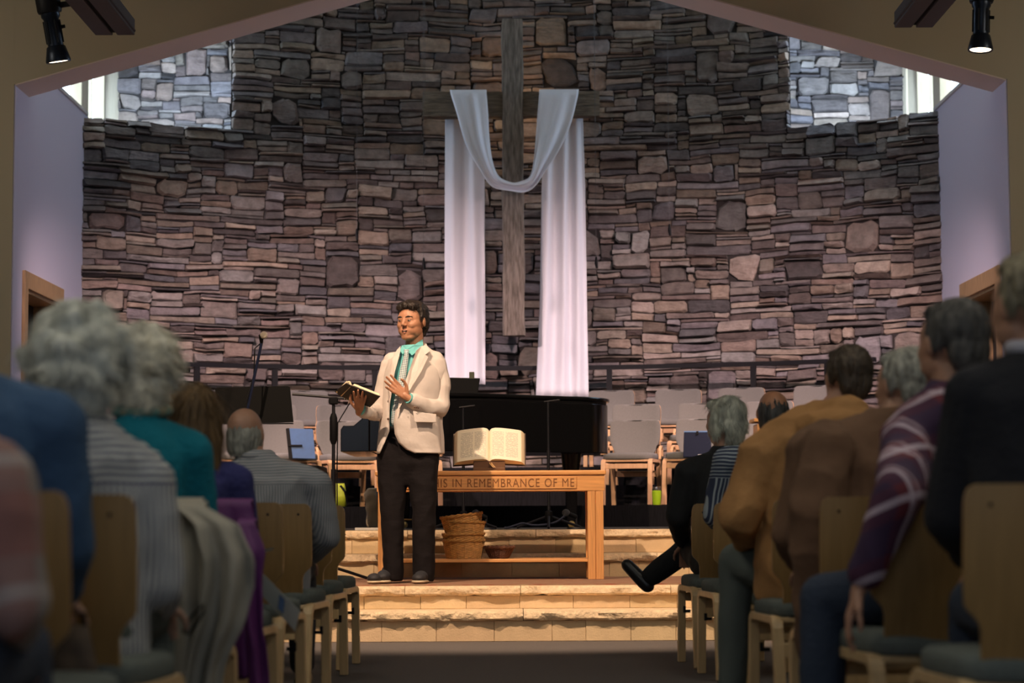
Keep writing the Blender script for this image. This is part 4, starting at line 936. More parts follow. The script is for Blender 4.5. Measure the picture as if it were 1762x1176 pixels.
def plaid(name,base,c1,c2,f=9.,rough=.85,w=.7):
    m=bpy.data.materials.new(name); m.use_nodes=True; nt=m.node_tree;N=nt.nodes;L=nt.links;b=N['Principled BSDF'];b.inputs['Roughness'].default_value=rough
    tc=N.new('ShaderNodeTexCoord'); mp=N.new('ShaderNodeMapping'); mp.inputs['Rotation'].default_value=(.25,.30,0); L.new(tc.outputs['Object'],mp.inputs[0]); sp=N.new('ShaderNodeSeparateXYZ'); L.new(mp.outputs[0],sp.inputs[0])
    def M(op,a,bv=None):
        n=N.new('ShaderNodeMath'); n.operation=op
        for i,v in enumerate((a,bv)):
            if v is None: continue
            if isinstance(v,(int,float)): n.inputs[i].default_value=v
            else: L.new(v,n.inputs[i])
        return n.outputs[0]
    prev=None
    def mixc(a,col,fac):
        mx=N.new('ShaderNodeMix'); mx.data_type='RGBA'
        if isinstance(a,tuple): mx.inputs[6].default_value=(*a,1)
        else: L.new(a,mx.inputs[6])
        mx.inputs[7].default_value=(*col,1); L.new(fac,mx.inputs[0]); return mx.outputs[2]
    xy=M('ADD',sp.outputs[0],M('MULTIPLY',sp.outputs[1],.8))
    def line(src,ph,thr,k): return M('MULTIPLY',M('GREATER_THAN',M('SINE',M('ADD',M('MULTIPLY',src,f*2*pi),ph)),thr),k)
    a=mixc(base,c2,line(xy,0,.1,.55)); a=mixc(a,c2,line(sp.outputs[2],0,.1,.55)); a=mixc(a,c1,line(xy,pi,.93,w)); a=mixc(a,c1,line(sp.outputs[2],pi,.93,w)); a=mixc(a,c1,line(xy,pi*.62,.975,w*.7))
    L.new(a,b.inputs['Base Color']); MATS[name]=m; return m
def wrinkle(amp,sc=9.,seed=0.):
    def f(c,n):
        v=Vector((c.x*sc+seed,c.y*sc,c.z*sc*.7)); a=noise.noise(v); b=noise.noise(v*2.3)
        return n*(amp*((1-abs(a)*2.2)+.4*b))
    return f
def hairnoise(amp,sc,seed=0.,st=(1,1,1)):
    def f(c,n):
        v=Vector((c.x*sc*st[0]+seed,c.y*sc*st[1],c.z*sc*st[2])); return n*(amp*noise.noise(v)+amp*.5*noise.noise(v*2.4))
    return f
def hairmat(name,c1,c2,st=(30,30,5),rough=.55,bump=.7):
    return mat(name,c1,rough,col2=c2,vscale=1.6,stretch=st,bump=bump,bscale=2.2)

STR=[]
def strands(o,m,n,L,seed,curl=.0,fl=(0,0,-1),w=.0016,lift=.25):
    STR.append((o,m,n,L,seed,curl,fl,w,lift))
def bake_strands():
    for o,m,n,L,seed,curl,fl,w,lift in STR:
        rr=random.Random(seed); vs=o.data.vertices; N=len(vs); V=[];Fc=[]
        for _ in range(n):
            v=vs[rr.randrange(N)]; p=v.co.copy(); nn=v.normal.copy(); p-=nn*.003; f=Vector(fl); ph=rr.uniform(0,6.28)
            nz=noise.noise_vector(p*9)*1.1; d=(f+nz-nn*(f+nz).dot(nn))
            if d.length<1e-4: continue
            d.normalize(); s_=d.cross(nn); l=L*rr.uniform(.6,1.2); b=len(V); q=4; c=p
            for k in range(q+1):
                t=k/q; ww=w*(1-.75*t); V+= [tuple(c-s_*ww),tuple(c+s_*ww)]
                dd=(d+nn*lift*(1-1.6*t)+s_*curl*sin(ph+t*7)+nn*curl*.6*cos(ph+t*7)); c=c+dd.normalized()*(l/q)
            for k in range(q): Fc.append((b+2*k,b+2*k+1,b+2*k+3,b+2*k+2))
        me=bpy.data.meshes.new('strands'); me.from_pydata(V,[],Fc); me.polygons.foreach_set('use_smooth',[True]*len(Fc)); me.materials.append(m)
        so=bpy.data.objects.new('strands',me); COL.objects.link(so); so.parent=o; so['kind']='stuff'
# -------------------------------------------------- the speaker
SX,SY=700,13.78; foot=P(SX,1004,SY); SP=thing('person','man in cream blazer, teal shirt and tie, speaking with an open book in one hand','person',(foot.x,SY,PLZ+.008))
K=F/SY*1.0
def s(px,py,dy=0): return ((px-SX)/K,dy,(1004.5-py)/K)
g=MB()
hc=s(709,556,.0); Rh=headshape(g,hc,radians(-29),pitch=radians(3),s=1.10,roll=radians(0))
g.limb([s(713,575,.035),s(714,600,.035),s(714,612,.04)],[.058,.062,.072])
g.loft([(*s(712,770,.02),.14,.09),(*s(712,740,.02),.14,.10),(*s(713,690,.02),.16,.11),(*s(714,640,.03),.175,.11),(*s(714,615,.03),.12,.09)],24)
g.limb([s(752,634,.045),s(757,703,.0),s(707,692,-.19)],[.042,.036,.026]); 
g.limb([s(674,632,.03),s(657,708,-.02),s(624,711,-.165)],[.040,.034,.026])
for a,b,c in ((s(683,770,.02),s(678,880,.0),s(677,988,.03)),(s(732,770,.02),s(734,880,-.01),s(727,990,.02))): g.limb([a,b,c],[.085,.055,.045])
hand(g,s(704,689,-.205),(-.70,-.16,.56),(.1,-.95,.12),1.02,side=1,curl=.16,spread=.20,curls=(.10,.12,.16,.22))
hand(g,s(622,711,-.200),(.10,-.76,.60),(0,.62,.78),1.0,side=1,curl=.05,spread=.22,curls=(.05,.05,.05,.06))
blob(g,'body',SK_T,SP,.0042,4)
m_dkhair=hairmat('dark brown hair',(.008,.005,.004),(.030,.019,.013),(22,22,14))
facebits(Rh,SP,m_dkhair)
g=MB()
def HE(g,R,c,r,rot=None):
    n=MB().ell(c,r,rot=rot); g.add(n.v,n.f,R)
for c,r in (((0,.038,.052),(.086,.092,.080)),((0,-.028,.098),(.064,.056,.034)),((.04,-.050,.092),(.034,.034,.026)),((-.035,-.055,.092),(.034,.032,.026)),((0,-.066,.098),(.030,.024,.022)),((0,.085,-.01),(.066,.045,.075)),((0,.080,-.055),(.052,.035,.045)),((.074,.012,.055),(.016,.040,.040)),((-.074,.012,.055),(.016,.040,.040)),((.077,-.012,.030),(.009,.014,.034)),((-.077,-.012,.030),(.009,.014,.034)),((.070,.05,.01),(.016,.03,.05)),((-.070,.05,.01),(.016,.03,.05))): HE(g,Rh,c,r)
strands(blob(g,'hair',m_dkhair,SP,.005,2,hairnoise(.007,38,2.)),m_dkhair,2200,.032,5,.25,(0,.3,-.6),.0012,.35)
# trousers
m_trou=mat('black brown trousers',(.010,.008,.009),.9,bump=.4,bscale=9,stretch=(1,1,2),spec=.15)
g=MB()
g.loft([(*s(703,838,.02),.15,.08),(*s(705,800,.02),.19,.125),(*s(708,770,.02),.190,.125),(*s(706,733,.0),.165,.12)],24)
def leg(g,rows):
    g.loft([(*s((a+b)/2,py,dy),(b-a)/2/K,ry) for py,a,b,ry,dy in rows],24,pw=2.3)
leg(g,[(1000,658,692,.082,.02),(985,660,694,.085,.02),(940,659,693,.085,.015),(880,655,696,.092,.0),(830,651,701,.105,.01),(795,649,706,.12,.02),(760,650,710,.12,.02)])
leg(g,[(1001,712,745,.080,.01),(985,711,747,.085,.01),(940,710,748,.085,.0),(880,710,750,.092,-.015),(830,702,752,.105,.0),(795,698,754,.12,.02),(760,695,755,.12,.02)])
blob(g,'trousers',m_trou,SP,.008,3,wrinkle(.0045,11,3))
m_shoe=mat('black suede',(.018,.018,.022),.7); m_sole=mat('cream sole',(.60,.48,.32),.7)
for (x,dx) in ((667,-.05),(727,-.012)):
    c=s(x,1000,0)
    g=MB(); g.ell((c[0]+dx*.4,-.02,.045),(.05,.12,.045)); g.ell((c[0]+dx*1.6,-.115,.036),(.047,.075,.034)); g.ell((c[0],.04,.065),(.045,.065,.055)); 
    sh=blob(g,'shoe',m_shoe,SP,.006,2); 
    g=MB(); g.ell((c[0]+dx*.4,-.02,.014),(.052,.13,.015)); g.ell((c[0]+dx*1.6,-.12,.014),(.049,.075,.015)); blob(g,'sole',m_sole,sh,.005,1)
# shirt and tie
m_shirt=mat('teal shirt',(.15,.50,.50),.7,bump=.15,bscale=18); 
g=MB(); g.loft([(*s(690,738,-.035),.085,.078),(*s(690,725,-.035),.088,.085),(*s(697,690,-.03),.095,.10),(*s(702,640,-.025),.095,.095),(*s(706,612,.00),.080,.075)],24)
g.loft([(*s(708,613,.015),.082,.080),(*s(710,603,.02),.074,.076),(*s(711,596,.025),.071,.072)],20); blob(g,'shirt',m_shirt,SP,.007,2,wrinkle(.002,20))
for pts in ((s(693,597,-.05),s(701,606,-.095),s(695,614,-.112),s(690,606,-.085)),(s(701,606,-.095),s(714,597,-.06),s(728,585,.02),s(729,597,-.02),s(711,616,-.112))):
    g=MB(); n=len(pts); vs=[Vector(p) for p in pts]; vs2=[v+Vector((0,-.006,0)) for v in vs]; g.add(vs+vs2,[tuple(range(n)),tuple(range(2*n-1,n-1,-1))]+[(i,(i+1)%n,n+(i+1)%n,n+i) for i in range(n)]); g.build('shirt_collar',m_shirt,SP)
m_tie=None
def tiemat():
    m=bpy.data.materials.new('checked tie'); m.use_nodes=True; nt=m.node_tree;N=nt.nodes;L=nt.links;b=N['Principled BSDF'];b.inputs['Roughness'].default_value=.5
    tc=N.new('ShaderNodeTexCoord'); mp=N.new('ShaderNodeMapping'); mp.inputs['Rotation'].default_value=(0,radians(38),0); mp.inputs['Scale'].default_value=(120,.001,120); L.new(tc.outputs['Object'],mp.inputs[0])
    v=N.new('ShaderNodeTexChecker'); v.inputs['Scale'].default_value=1; v.inputs[1].default_value=(.70,.74,.74,1); v.inputs[2].default_value=(.16,.24,.28,1)
    L.new(mp.outputs[0],v.inputs[0]); L.new(v.outputs[0],b.inputs['Base Color']); return m
m_tie=tiemat()
def strip(rows,th,name,m,parent,smooth='all'):   # rows (py,pxL,pxR,dyL,dyR)
    vs=[]; 
    for py,a,b,d0,d1 in rows:
        for i in range(5): u=i/4; x=s(lerp(a,b,u),py,lerp(d0,d1,u)-.006*sin(pi*u)); vs.append(x)
    return grid(vs,4,len(rows)-1,th,name,m,parent,smooth)
t_=strip([(606,697,705.5,-.105,-.105),(613,698.5,704,-.122,-.122),(616,697.5,705,-.118,-.118),(640,691,702.5,-.133,-.133),(660,687,699.5,-.140,-.140),(680,683,696.5,-.142,-.142),(710,677.5,691,-.138,-.138),(730,675,689,-.128,-.128),(737,678,685,-.124,-.124)],.005,'tie',m_tie,SP)
# belt glimpse
strip([(737,672,692,-.118,-.125),(745,672,692,-.118,-.125)],.01,'belt',m_blackp,SP)
# blazer: two fronts with lapels, back, sleeves
m_blz=mat('cream linen blazer',(.62,.545,.50),.85,bump=.25,bscale=14,var=.05,vscale=12)
def front(rows,name):
    vs=[];n=14; R2=[]; m=len(rows)
    for j in range((m-1)*4+1):
        q=j/4; i=min(int(q),m-2); t=q-i; R2.append([lerp(a,b,t) for a,b in zip(rows[i],rows[i+1])])
    for py,a,b,da,db,bul in R2:
        for i in range(n+1):
            u=i/n; w=.004*noise.noise(Vector((u*3,py*.045,a*.01)))*2
            vs.append(s(lerp(a,b,u),py,lerp(da,db,u)-bul*sin(pi*u)**.7+w))
    return grid(vs,n,len(R2)-1,.009,name,m_blz,SP)
g=MB()   # the coat's body as one shell, opened in front by the panels lying over it
g.loft([(*s(712,784,.055),.205,.115,.0),(*s(712,760,.05),.200,.118),(*s(712,730,.05),.190,.118),(*s(713,700,.05),.190,.118),(*s(715,670,.05),.200,.12),(*s(716,640,.05),.205,.118),(*s(716,622,.05),.190,.105),(*s(717,609,.05),.125,.085),(*s(717,600,.05),.085,.07)],32,pw=2.6)
g.cap(s(682,620,.045),s(748,621,.045),.056,.062); g.limb([s(750,628,.045),s(760,668,.04)],[.066,.062])
g.limb([s(674,624,.03),s(666,660,.03)],[.062,.058])
blob(g,'blazer_body',m_blz,SP,.008,9,wrinkle(.003,8,1))
g=MB(); g.limb([s(752,630,.045),s(758,668,.03),s(757,704,-.0)],[.066,.066,.062]); g.limb([s(757,704,-.0),s(734,705,-.10),s(712,694,-.175)],[.062,.055,.046]); sl=blob(g,'blazer_sleeve',m_blz,SP,.007,6,wrinkle(.006,11,5))
MB().tube([s(711.5,693.5,-.176),s(705,690,-.20)],[.036,.036],16).build('shirt_cuff',m_shirt,sl,smooth=True)
for k in range(4): 
    g=MB().ell(s(716+k*3.2,706+k*.3,-.210+k*.012),(.006,.003,.006),n=8,m=6); g.build('sleeve_button',mat('brown button',(.10,.05,.03),.4),sl,smooth='all')
g=MB(); g.limb([s(672,630,.02),s(660,670,.01),s(655,712,-.02)],[.060,.056,.052]); g.limb([s(655,712,-.02),s(640,713,-.10),s(629,711,-.15)],[.054,.050,.046]); sl=blob(g,'blazer_sleeve',m_blz,SP,.007,3,wrinkle(.006,13,9))
MB().tube([s(630,711,-.15),s(622,709,-.185)],[.040,.038],16).build('shirt_cuff',m_shirt,sl,smooth=True)
# front panels   (py, outer px, inner px, dy outer, dy inner, bulge)
front([(605,700,714,-.02,-.01,.0),(622,687,666,-.085,.0,.02),(650,679,659,-.115,-.00,.03),(690,673,657,-.125,-.01,.03),(725,672,655,-.128,-.015,.03),(745,672,653,-.125,-.015,.03),(765,664,651,-.12,-.02,.02),(783,655,650,-.11,-.03,.01)],'blazer_front')
front([(598,726,736,.00,.03,.0),(612,720,748,-.07,.02,.02),(640,709,757,-.115,-.02,.045),(670,697,760,-.13,-.03,.05),(700,685,757,-.14,-.03,.05),(730,680,757,-.145,-.03,.05),(750,682,758,-.142,-.03,.05),(765,688,759,-.138,-.03,.045),(776,700,760,-.135,-.03,.035),(783,716,761,-.13,-.03,.03)],'blazer_front')
# lapels
def lapel(pts,dy,name):
    n=len(pts); vs=[Vector(s(a,b,d)) for a,b,d in pts]; vs2=[v+Vector((0,-.007,0)) for v in vs]
    g=MB().add(vs+vs2,[tuple(range(n)),tuple(range(2*n-1,n-1,-1))]+[(i,(i+1)%n,n+(i+1)%n,n+i) for i in range(n)]); return g.build(name,m_blz,SP,bevel=.002,seg=1)
lapel([(718,607,-.095),(726,599,-.05),(735,596,-.02),(742,607,-.065),(734,615,-.105),(739,619,-.105),(727,645,-.155),(700,690,-.178),(685,718,-.185),(692,683,-.165),(707,640,-.135)],0,'lapel')
lapel([(691,606,-.085),(690,598,-.03),(684,605,-.05),(677,622,-.11),(669,640,-.145),(670,680,-.155),(672,712,-.160),(677,680,-.150),(682,645,-.14),(688,622,-.12)],0,'lapel')
for py in (704,722,): pass
for px,py in ((671,695),(670.5,725)): MB().ell(s(px,py,-.150),(.007,.004,.0085),n=10,m=6).build('button',mat('brown button',(.10,.05,.03),.4),SP,smooth='all')
# pocket flap, welt, collar at the back
g=MB(); pv=[(713,712,-.176),(752,717,-.112),(752,731,-.117),(716,731,-.182)]; vs=[Vector(s(*p)) for p in pv]; vs2=[v+Vector((0,-.008,0)) for v in vs]; g.add(vs+vs2,[(0,1,2,3),(7,6,5,4)]+[(i,(i+1)%4,4+(i+1)%4,4+i) for i in range(4)]); g.build('pocket_flap',m_blz,SP,bevel=.003)
g=MB(); g.tube([s(732,598,-.0),s(732,594,.05),s(722,591,.10),s(706,594,.10)],[.008,.011,.012,.010],8); g.build('collar',m_blz,SP,smooth='all')
# book in his hand
hb=thing('held_book','black covered open book held in the speaker\'s raised hand','book',(foot.x+s(618,690)[0],SY-.235,PLZ+.008+s(618,694)[2]))
def q(px,py,dy): v=Vector(s(px,py,dy))+Vector((foot.x,SY,PLZ+.008)); return v-hb.location
def slab(pts,th,name,m,par):
    vs=[q(*p) for p in pts]; n=(vs[1]-vs[0]).cross(vs[3]-vs[0]).normalized()*th; v2=[v+n for v in vs]; g=MB().add(vs+v2,[(0,3,2,1),(4,5,6,7)]+[(i,(i+1)%4,4+(i+1)%4,4+i) for i in range(4)]); return g.build(name,m,par,bevel=.002)
m_bkc=mat('black book cover',(.012,.011,.012),.45)
slab([(592,688,-.20),(613,672,-.34),(660.5,690,-.36),(641,706,-.20)],.006,'cover',m_bkc,hb)
slab([(595,687,-.192),(615,670.5,-.335),(658,688,-.35),(639,704,-.192)],.016,'pages',m_page,hb)
slab([(592,688,-.20),(613,672,-.34),(602,667,-.34),(580,679,-.20)],-.006,'cover',m_bkc,hb)
g=MB(); a=q(592,687,-.205); b=q(612,671.5,-.335); d0=q(583,679,-.205)-a; up=Vector((0,.01,.03)); vs=[]
for j in range(2):
    for i in range(9):
        u=i/8; base=(a if j==0 else b); vs.append(base+d0*u+up*(sin(pi*min(1,u*1.3))*.55))
grid(vs,8,1,.008,'curled_pages',m_page,hb)
g=MB()
for k,(x0,x1) in enumerate(((597.5,600),(601,603),(604,606),(607,609))):
    a=q(x0,690.5+k*.9,-.198); g.box(a,(.007,.003,.012))
g.build('gilt_lettering',mat('gilt',(.5,.38,.18),.4,metal=.6),hb)
# -------------------------------------------------- the congregation (all seen from behind, facing +Y)
def curls(g,R,cen,rad,n,r,seed):
    rr=random.Random(seed); HE(g,R,cen,rad)
    for k in range(n):
        a=rr.uniform(0,2*pi); z=rr.uniform(-.85,1); q=sqrt(1-z*z); d=Vector((q*cos(a),q*sin(a),z))
        if d.y<-.45 and d.z<.45: continue
        c=Vector(cen)+Vector((d.x*rad[0],d.y*rad[1],d.z*rad[2])); HE(g,R,c,(r*rr.uniform(.7,1.2),r*rr.uniform(.7,1.2),r*rr.uniform(.6,1.1)))
def seated(label,cx,cy,H,top,bottom,hair,skin,hx=0,hy=.02,yaw=0,hyaw=0,hroll=0,hpitch=0,sw=.20,rx=.185,armL=None,armR=None,hs=1.0,collar=None,tamp=.007,hands=True,lean=.04,legs=None,sleeve=True,topname='shirt',neckz=.0,inflate=0,longtop=.42,shz=0,botname='trousers',rawtop=None):
    t=thing('person',label,'person',(cx,cy,0),yaw)
    hz=H-.118*hs; sz=H-.345+shz; W_=rx
    g=MB(); R=headshape(g,(hx,hy+lean,hz),pi+hyaw,pitch=hpitch,s=hs,roll=hroll)
    g.limb([(hx*.9,hy+lean-.015,hz-.07),(hx*.4,lean*.8,sz+.06)],[.058,.066])
    q=rx*.80; g.loft([(0,.02,.50,q,.11),(0,.0,.62,q*.95,.10),(hx*.2,lean*.5,.85,q,.095),(hx*.35,lean*.8,sz-.02,q,.09),(hx*.35,lean*.8,sz+.05,q*.5,.065)],20)
    AL=armL or [(-sw,lean*.8,sz),(-sw-.05,.06+lean,.78),(-.12,.36,.66)]; AR=armR or [(sw,lean*.8,sz),(sw+.05,.06+lean,.78),(.12,.36,.66)]
    for A,sd in((AL,1),(AR,-1)):
        g.limb(A,[.050]+[.042]*(len(A)-2)+[.028]); d=Vector(A[-1])-Vector(A[-2]); d=d.normalized(); hand(g,Vector(A[-1])+d*.02,d+Vector((0,0,-.25)),(0,.1,-1),.95,side=sd,curl=.3)
    LG=legs or [[(-.10,.02,.565),(-.11,.44,.55),(-.12,.42,.07)],[(.10,.02,.565),(.11,.44,.55),(.12,.42,.07)]]
    for l in LG: g.limb(l[:3],[.075,.055,.038])
    body=blob(g,'body',skin,t,.009,2)
    facebits(R,t,hair[1],lips=True)
    g=MB(); i=inflate
    g.loft([(0,.01,longtop,W_*.95+i,.14+i),(0,.0,.60,W_*.95+i,.135+i),(hx*.2,lean*.5,.78,W_*.98+i,.13+i),(hx*.3,lean*.8,.95,W_*1.04+i,.13+i),(hx*.35,lean*.8,sz-.01,W_*1.06+i,.118+i),(hx*.35,lean*.8,sz+.05,W_*.78+i,.10+i*.7),(hx*.4,lean*.8,sz+.10,W_*.42+i*.4,.080+i*.4),(hx*.5,lean*.8,sz+.125,.068,.068)],30,pw=2.3)
    for A in (AL,AR):
        a=[Vector(p) for p in A]; e=a[-1]+(a[-2]-a[-1])*.12; g.cap((hx*.35+(a[0].x-hx*.35)*.35,a[0].y,sz+.02),a[0],.075+i*.6,.070+i*.8)
        g.limb(a[:-1]+[e],[.068+i*.8]+[.060+i*.7]*(len(a)-2)+[.044+i*.4])
    if rawtop: rawtop(g,t)
    tp=blob(g,topname,top,t,.010,4,wrinkle(tamp,9,cx*7))
    g=MB(); g.loft([(0,.02,.468,.17,.16),(0,.02,.52,.185,.17),(0,.01,.60,.165,.135)],20)
    for l in LG: g.limb(l[:2],[.095,.072]); g.limb([l[1],tuple(lerp(a,b,.9) for a,b in zip(l[1],l[2]))],[.070,.056])
    blob(g,botname,bottom,t,.012,3,wrinkle(.005,8,cx))
    for l in LG:
        e=Vector(l[2]); dd=(e-Vector(l[1])).normalized(); f=Vector((0,1,0)) if len(l)<4 else Vector(l[3]).normalized(); c=e+dd*.03
        g=MB(); g.cap(c,c+f*.13,.042,.036); g.cap(c-f*.03,c+f*.02,.040,.042); blob(g,'shoe',mat('black shoe leather',(.012,.012,.014),.35),t,.010,2)
    if collar:
        m,cz=collar; g=MB(); N=24; pts=[(hx*.55+.072*cos(2*pi*k/N),lean*.85+.004+.074*sin(2*pi*k/N),sz+.118+cz+.006*sin(2*pi*k/N)) for k in range(N+1)]; g.tube(pts,[.020]*(N+1),8,flat=1.0); g.build('collar',m,t,smooth='all')
    hair[0](t,R)
    return t,R
def onR(R,fn,name,m,t,vox=.007,sm=2,disp=None):
    g=MB(); fn(g,R); return blob(g,name,m,t,vox,sm,disp)
def hair_white_big(m,seed,k=1.0):
    def f(t,R):
        def fn(g,R):
            curls(g,R,(0,.030,.030),(.100*k,.110*k,.110*k),60,.022,seed); HE(g,R,(0,.075,-.05),(.078*k,.055,.07)); HE(g,R,(.0,-.02,.105),(.07,.06,.03))
        strands(onR(R,fn,'hair',m,t,.007,4,hairnoise(.008,26,seed)),m,4200,.055,seed,.75,(0,0,-.7),.0016,.45)
    return (f,m)
def hair_short(m,seed,bald=False,thin=.0,top=True,low=-.075,amp=.004):
    def f(t,R):
        def fn(g,R):
            if bald:
                n=26
                for k in range(n+1):
                    a=lerp(-.35,pi+.35,k/n); x=cos(a); y=sin(a)
                    HE(g,R,(x*.071,.020+y*.085,.004+low*.25),(.011,.012,(.040+.014*y)*(1+.35*sin(k*2.7+seed)))); HE(g,R,(x*.060,.020+y*.075,-.045+low*.2),(.014,.015,.035))
            else:
                HE(g,R,(0,.030,.042),(.084,.094,.086)); HE(g,R,(0,.075,-.015),(.064,.042,.07)); HE(g,R,(0,-.020,.088),(.062,.058,.032))
                for x in(-1,1): HE(g,R,(x*.074,.02,.02),(.012,.035,.045))
        strands(onR(R,fn,'hair',m,t,.006,3,hairnoise(amp,45,seed,(1,1,.5))),m,2600 if not bald else 2000,.024,seed,.12,(0,0,-1),.0013,.25)
    return (f,m)
def hair_long(m,seed):
    def f(t,R):
        def fn(g,R):
            HE(g,R,(0,.030,.040),(.090,.098,.088)); HE(g,R,(0,.075,-.06),(.085,.052,.12)); HE(g,R,(.005,.080,-.19),(.088,.045,.13)); HE(g,R,(.01,.078,-.29),(.070,.035,.06))
            for x in(-1,1): HE(g,R,(x*.075,.03,-.05),(.028,.05,.10)); HE(g,R,(x*.07,.055,-.17),(.03,.04,.10))
        strands(onR(R,fn,'hair',m,t,.007,3,hairnoise(.006,30,seed,(1,1,.12))),m,4000,.12,seed,.08,(0,0,-1.6),.0016,.1)
    return (f,m)
m_wht=hairmat('white wavy hair',(.42,.44,.40),(.86,.87,.78),(9,9,5)); m_wht2=hairmat('cream curly hair',(.44,.42,.34),(.88,.84,.70),(10,10,8))
m_gry=hairmat('grey hair',(.17,.17,.15),(.46,.46,.40)); m_brn=hairmat('brown hair',(.035,.025,.018),(.10,.07,.045)); m_aub=hairmat('auburn hair',(.08,.045,.018),(.24,.145,.06),(26,26,2.2))
m_dkg=hairmat('dark grey cropped hair',(.03,.03,.03),(.11,.105,.10)); m_slv=hairmat('silver hair',(.32,.34,.30),(.80,.82,.70),(16,16,6)); m_blond=hairmat('grey blond hair',(.14,.12,.08),(.34,.30,.20),(20,20,9))
m_jeans=mat('dark blue jeans',(.022,.035,.065),.9,bump=.3,bscale=60); m_chino=mat('dark trousers',(.03,.03,.035),.9); m_gtrou=mat('grey green trousers',(.105,.125,.115),.9,bump=.3,bscale=12)
CX=XL; CR=XR
def xat(px,Y): return (px-881)/F*Y
# left side
st_m=stripes('grey blue striped shirt',(.38,.38,.39),(.20,.22,.25),80,'x',.5,yoke=.93)
m_band=stripes('white striped blouse',(.56,.58,.56),(.15,.16,.22),60,'x',.5,yoke=.875)
seated('balding grey-haired man in a grey and white striped shirt, seated left of the aisle',xat(458,9.20),9.20,1.262,st_m,m_chino,hair_short(m_gry,1,bald=True),SK_R,hx=-.095,hyaw=radians(-14),hs=.98,sw=.20,rx=.20,tamp=.006,collar=(st_m,-.012),lean=.02,shz=.03,armR=[(.215,.02,.92),(.26,.06,.70),(.16,.30,.60)])
seated('woman with long auburn hair in a deep blue sweater',xat(328,7.12),7.12,1.235,mat('deep blue sweater',(.035,.038,.16),.9,bump=.4,bscale=50),m_chino,hair_long(m_aub,4),SK_P,hx=.0,hs=1.0,rx=.135,sw=.14,tamp=.004,armR=[(.14,.04,.90),(.165,.08,.74),(.12,.34,.62)])
seated('white-haired woman in a teal sweater with a patterned scarf',xat(238,6.08),6.08,1.325,mat('teal sweater',(.0,.17,.24),.95,bump=.4,bscale=70),m_chino,hair_white_big(m_wht2,8,.98),SK_P,hx=.005,hs=1.0,rx=.140,sw=.145,tamp=.004,armR=[(.14,.04,.97),(.16,.10,.78),(.12,.34,.62)],collar=(mat('teal and sand scarf',(.03,.26,.26),.8,col2=(.32,.26,.16),vscale=30),.0))
seated('white-haired woman in a white and grey striped blouse, largest on the left',xat(122,4.97),4.97,1.262,m_band,m_gtrou,hair_white_big(m_wht,3,1.13),SK_P,hx=.0,hs=1.04,rx=.180,sw=.185,tamp=.009,inflate=.012,collar=(m_band,-.01),armR=[(.165,.02,.86),(.195,.02,.64),(.17,.27,.58)],longtop=.36,shz=-.005,hyaw=radians(10))
seated('person in a plain blue sweater at the left edge of the picture',xat(-72,4.22),4.22,1.30,mat('denim blue sweater',(.045,.10,.20),.95,bump=.3,bscale=70),m_jeans,hair_short(m_gry,5),SK_P,hx=-.06,hs=1.0,rx=.175,sw=.185,tamp=.007,shz=.03,inflate=.004,armR=[(.175,.04,.97),(.195,.10,.74),(.14,.32,.63)],legs=[[(-.12,.02,.565),(-.16,.44,.55),(-.17,.42,.07)],[(.05,.02,.565),(.02,.44,.55),(.0,.42,.07)]])
m_pl=plaid('faded pink and green plaid shirt',(.28,.24,.22),(.42,.36,.34),(.30,.11,.09),5.0)
seated('person in a faded pink and green plaid shirt, cut off by the left edge',xat(-205,3.3),3.3,1.22,m_pl,m_jeans,hair_short(m_gry,6),SK_P,hx=-.05,rx=.17,sw=.19,tamp=.008,shz=.0,armR=[(.17,.02,.84),(.20,.03,.66),(.13,.28,.58)])
# right side
m_blk=mat('black suit cloth',(.012,.013,.015),.9,bump=.2,bscale=30)
LCR=[[(-.10,.02,.53),(-.15,.50,.61),(-.38,.60,.43),(-.60,.2,.62)],[(.08,.02,.53),(.02,.45,.53),(.03,.44,.07)]]
def hs_fn(t,R):
    def fn(g,R):
        HE(g,R,(0,.034,.045),(.092,.100,.092)); HE(g,R,(0,.085,-.02),(.078,.045,.08)); HE(g,R,(0,.078,-.085),(.066,.034,.035)); HE(g,R,(.0,-.035,.090),(.066,.058,.034))
        for x in(-1,1): HE(g,R,(x*.082,.02,-.015),(.016,.05,.065))
    strands(onR(R,fn,'hair',m_slv,t,.006,2,hairnoise(.006,24,3,(1,1,.5))),m_slv,2600,.05,11,.15,(.2,-.1,-1),.0014,.3)
seated('silver-haired man in a black suit with one leg crossed over, front row right',xat(1248,11.02),11.02,1.392,m_blk,m_blk,(hs_fn,m_slv),SK_R,hx=.0,hyaw=radians(38),hs=1.04,rx=.175,sw=.185,tamp=.006,lean=.07,legs=LCR,inflate=.004,shz=-.03,armL=[(-.195,.06,1.0),(-.25,.10,.77),(-.20,.36,.63)],armR=[(.19,.06,1.0),(.22,.10,.77),(.10,.36,.66)],
  topname='suit_jacket')
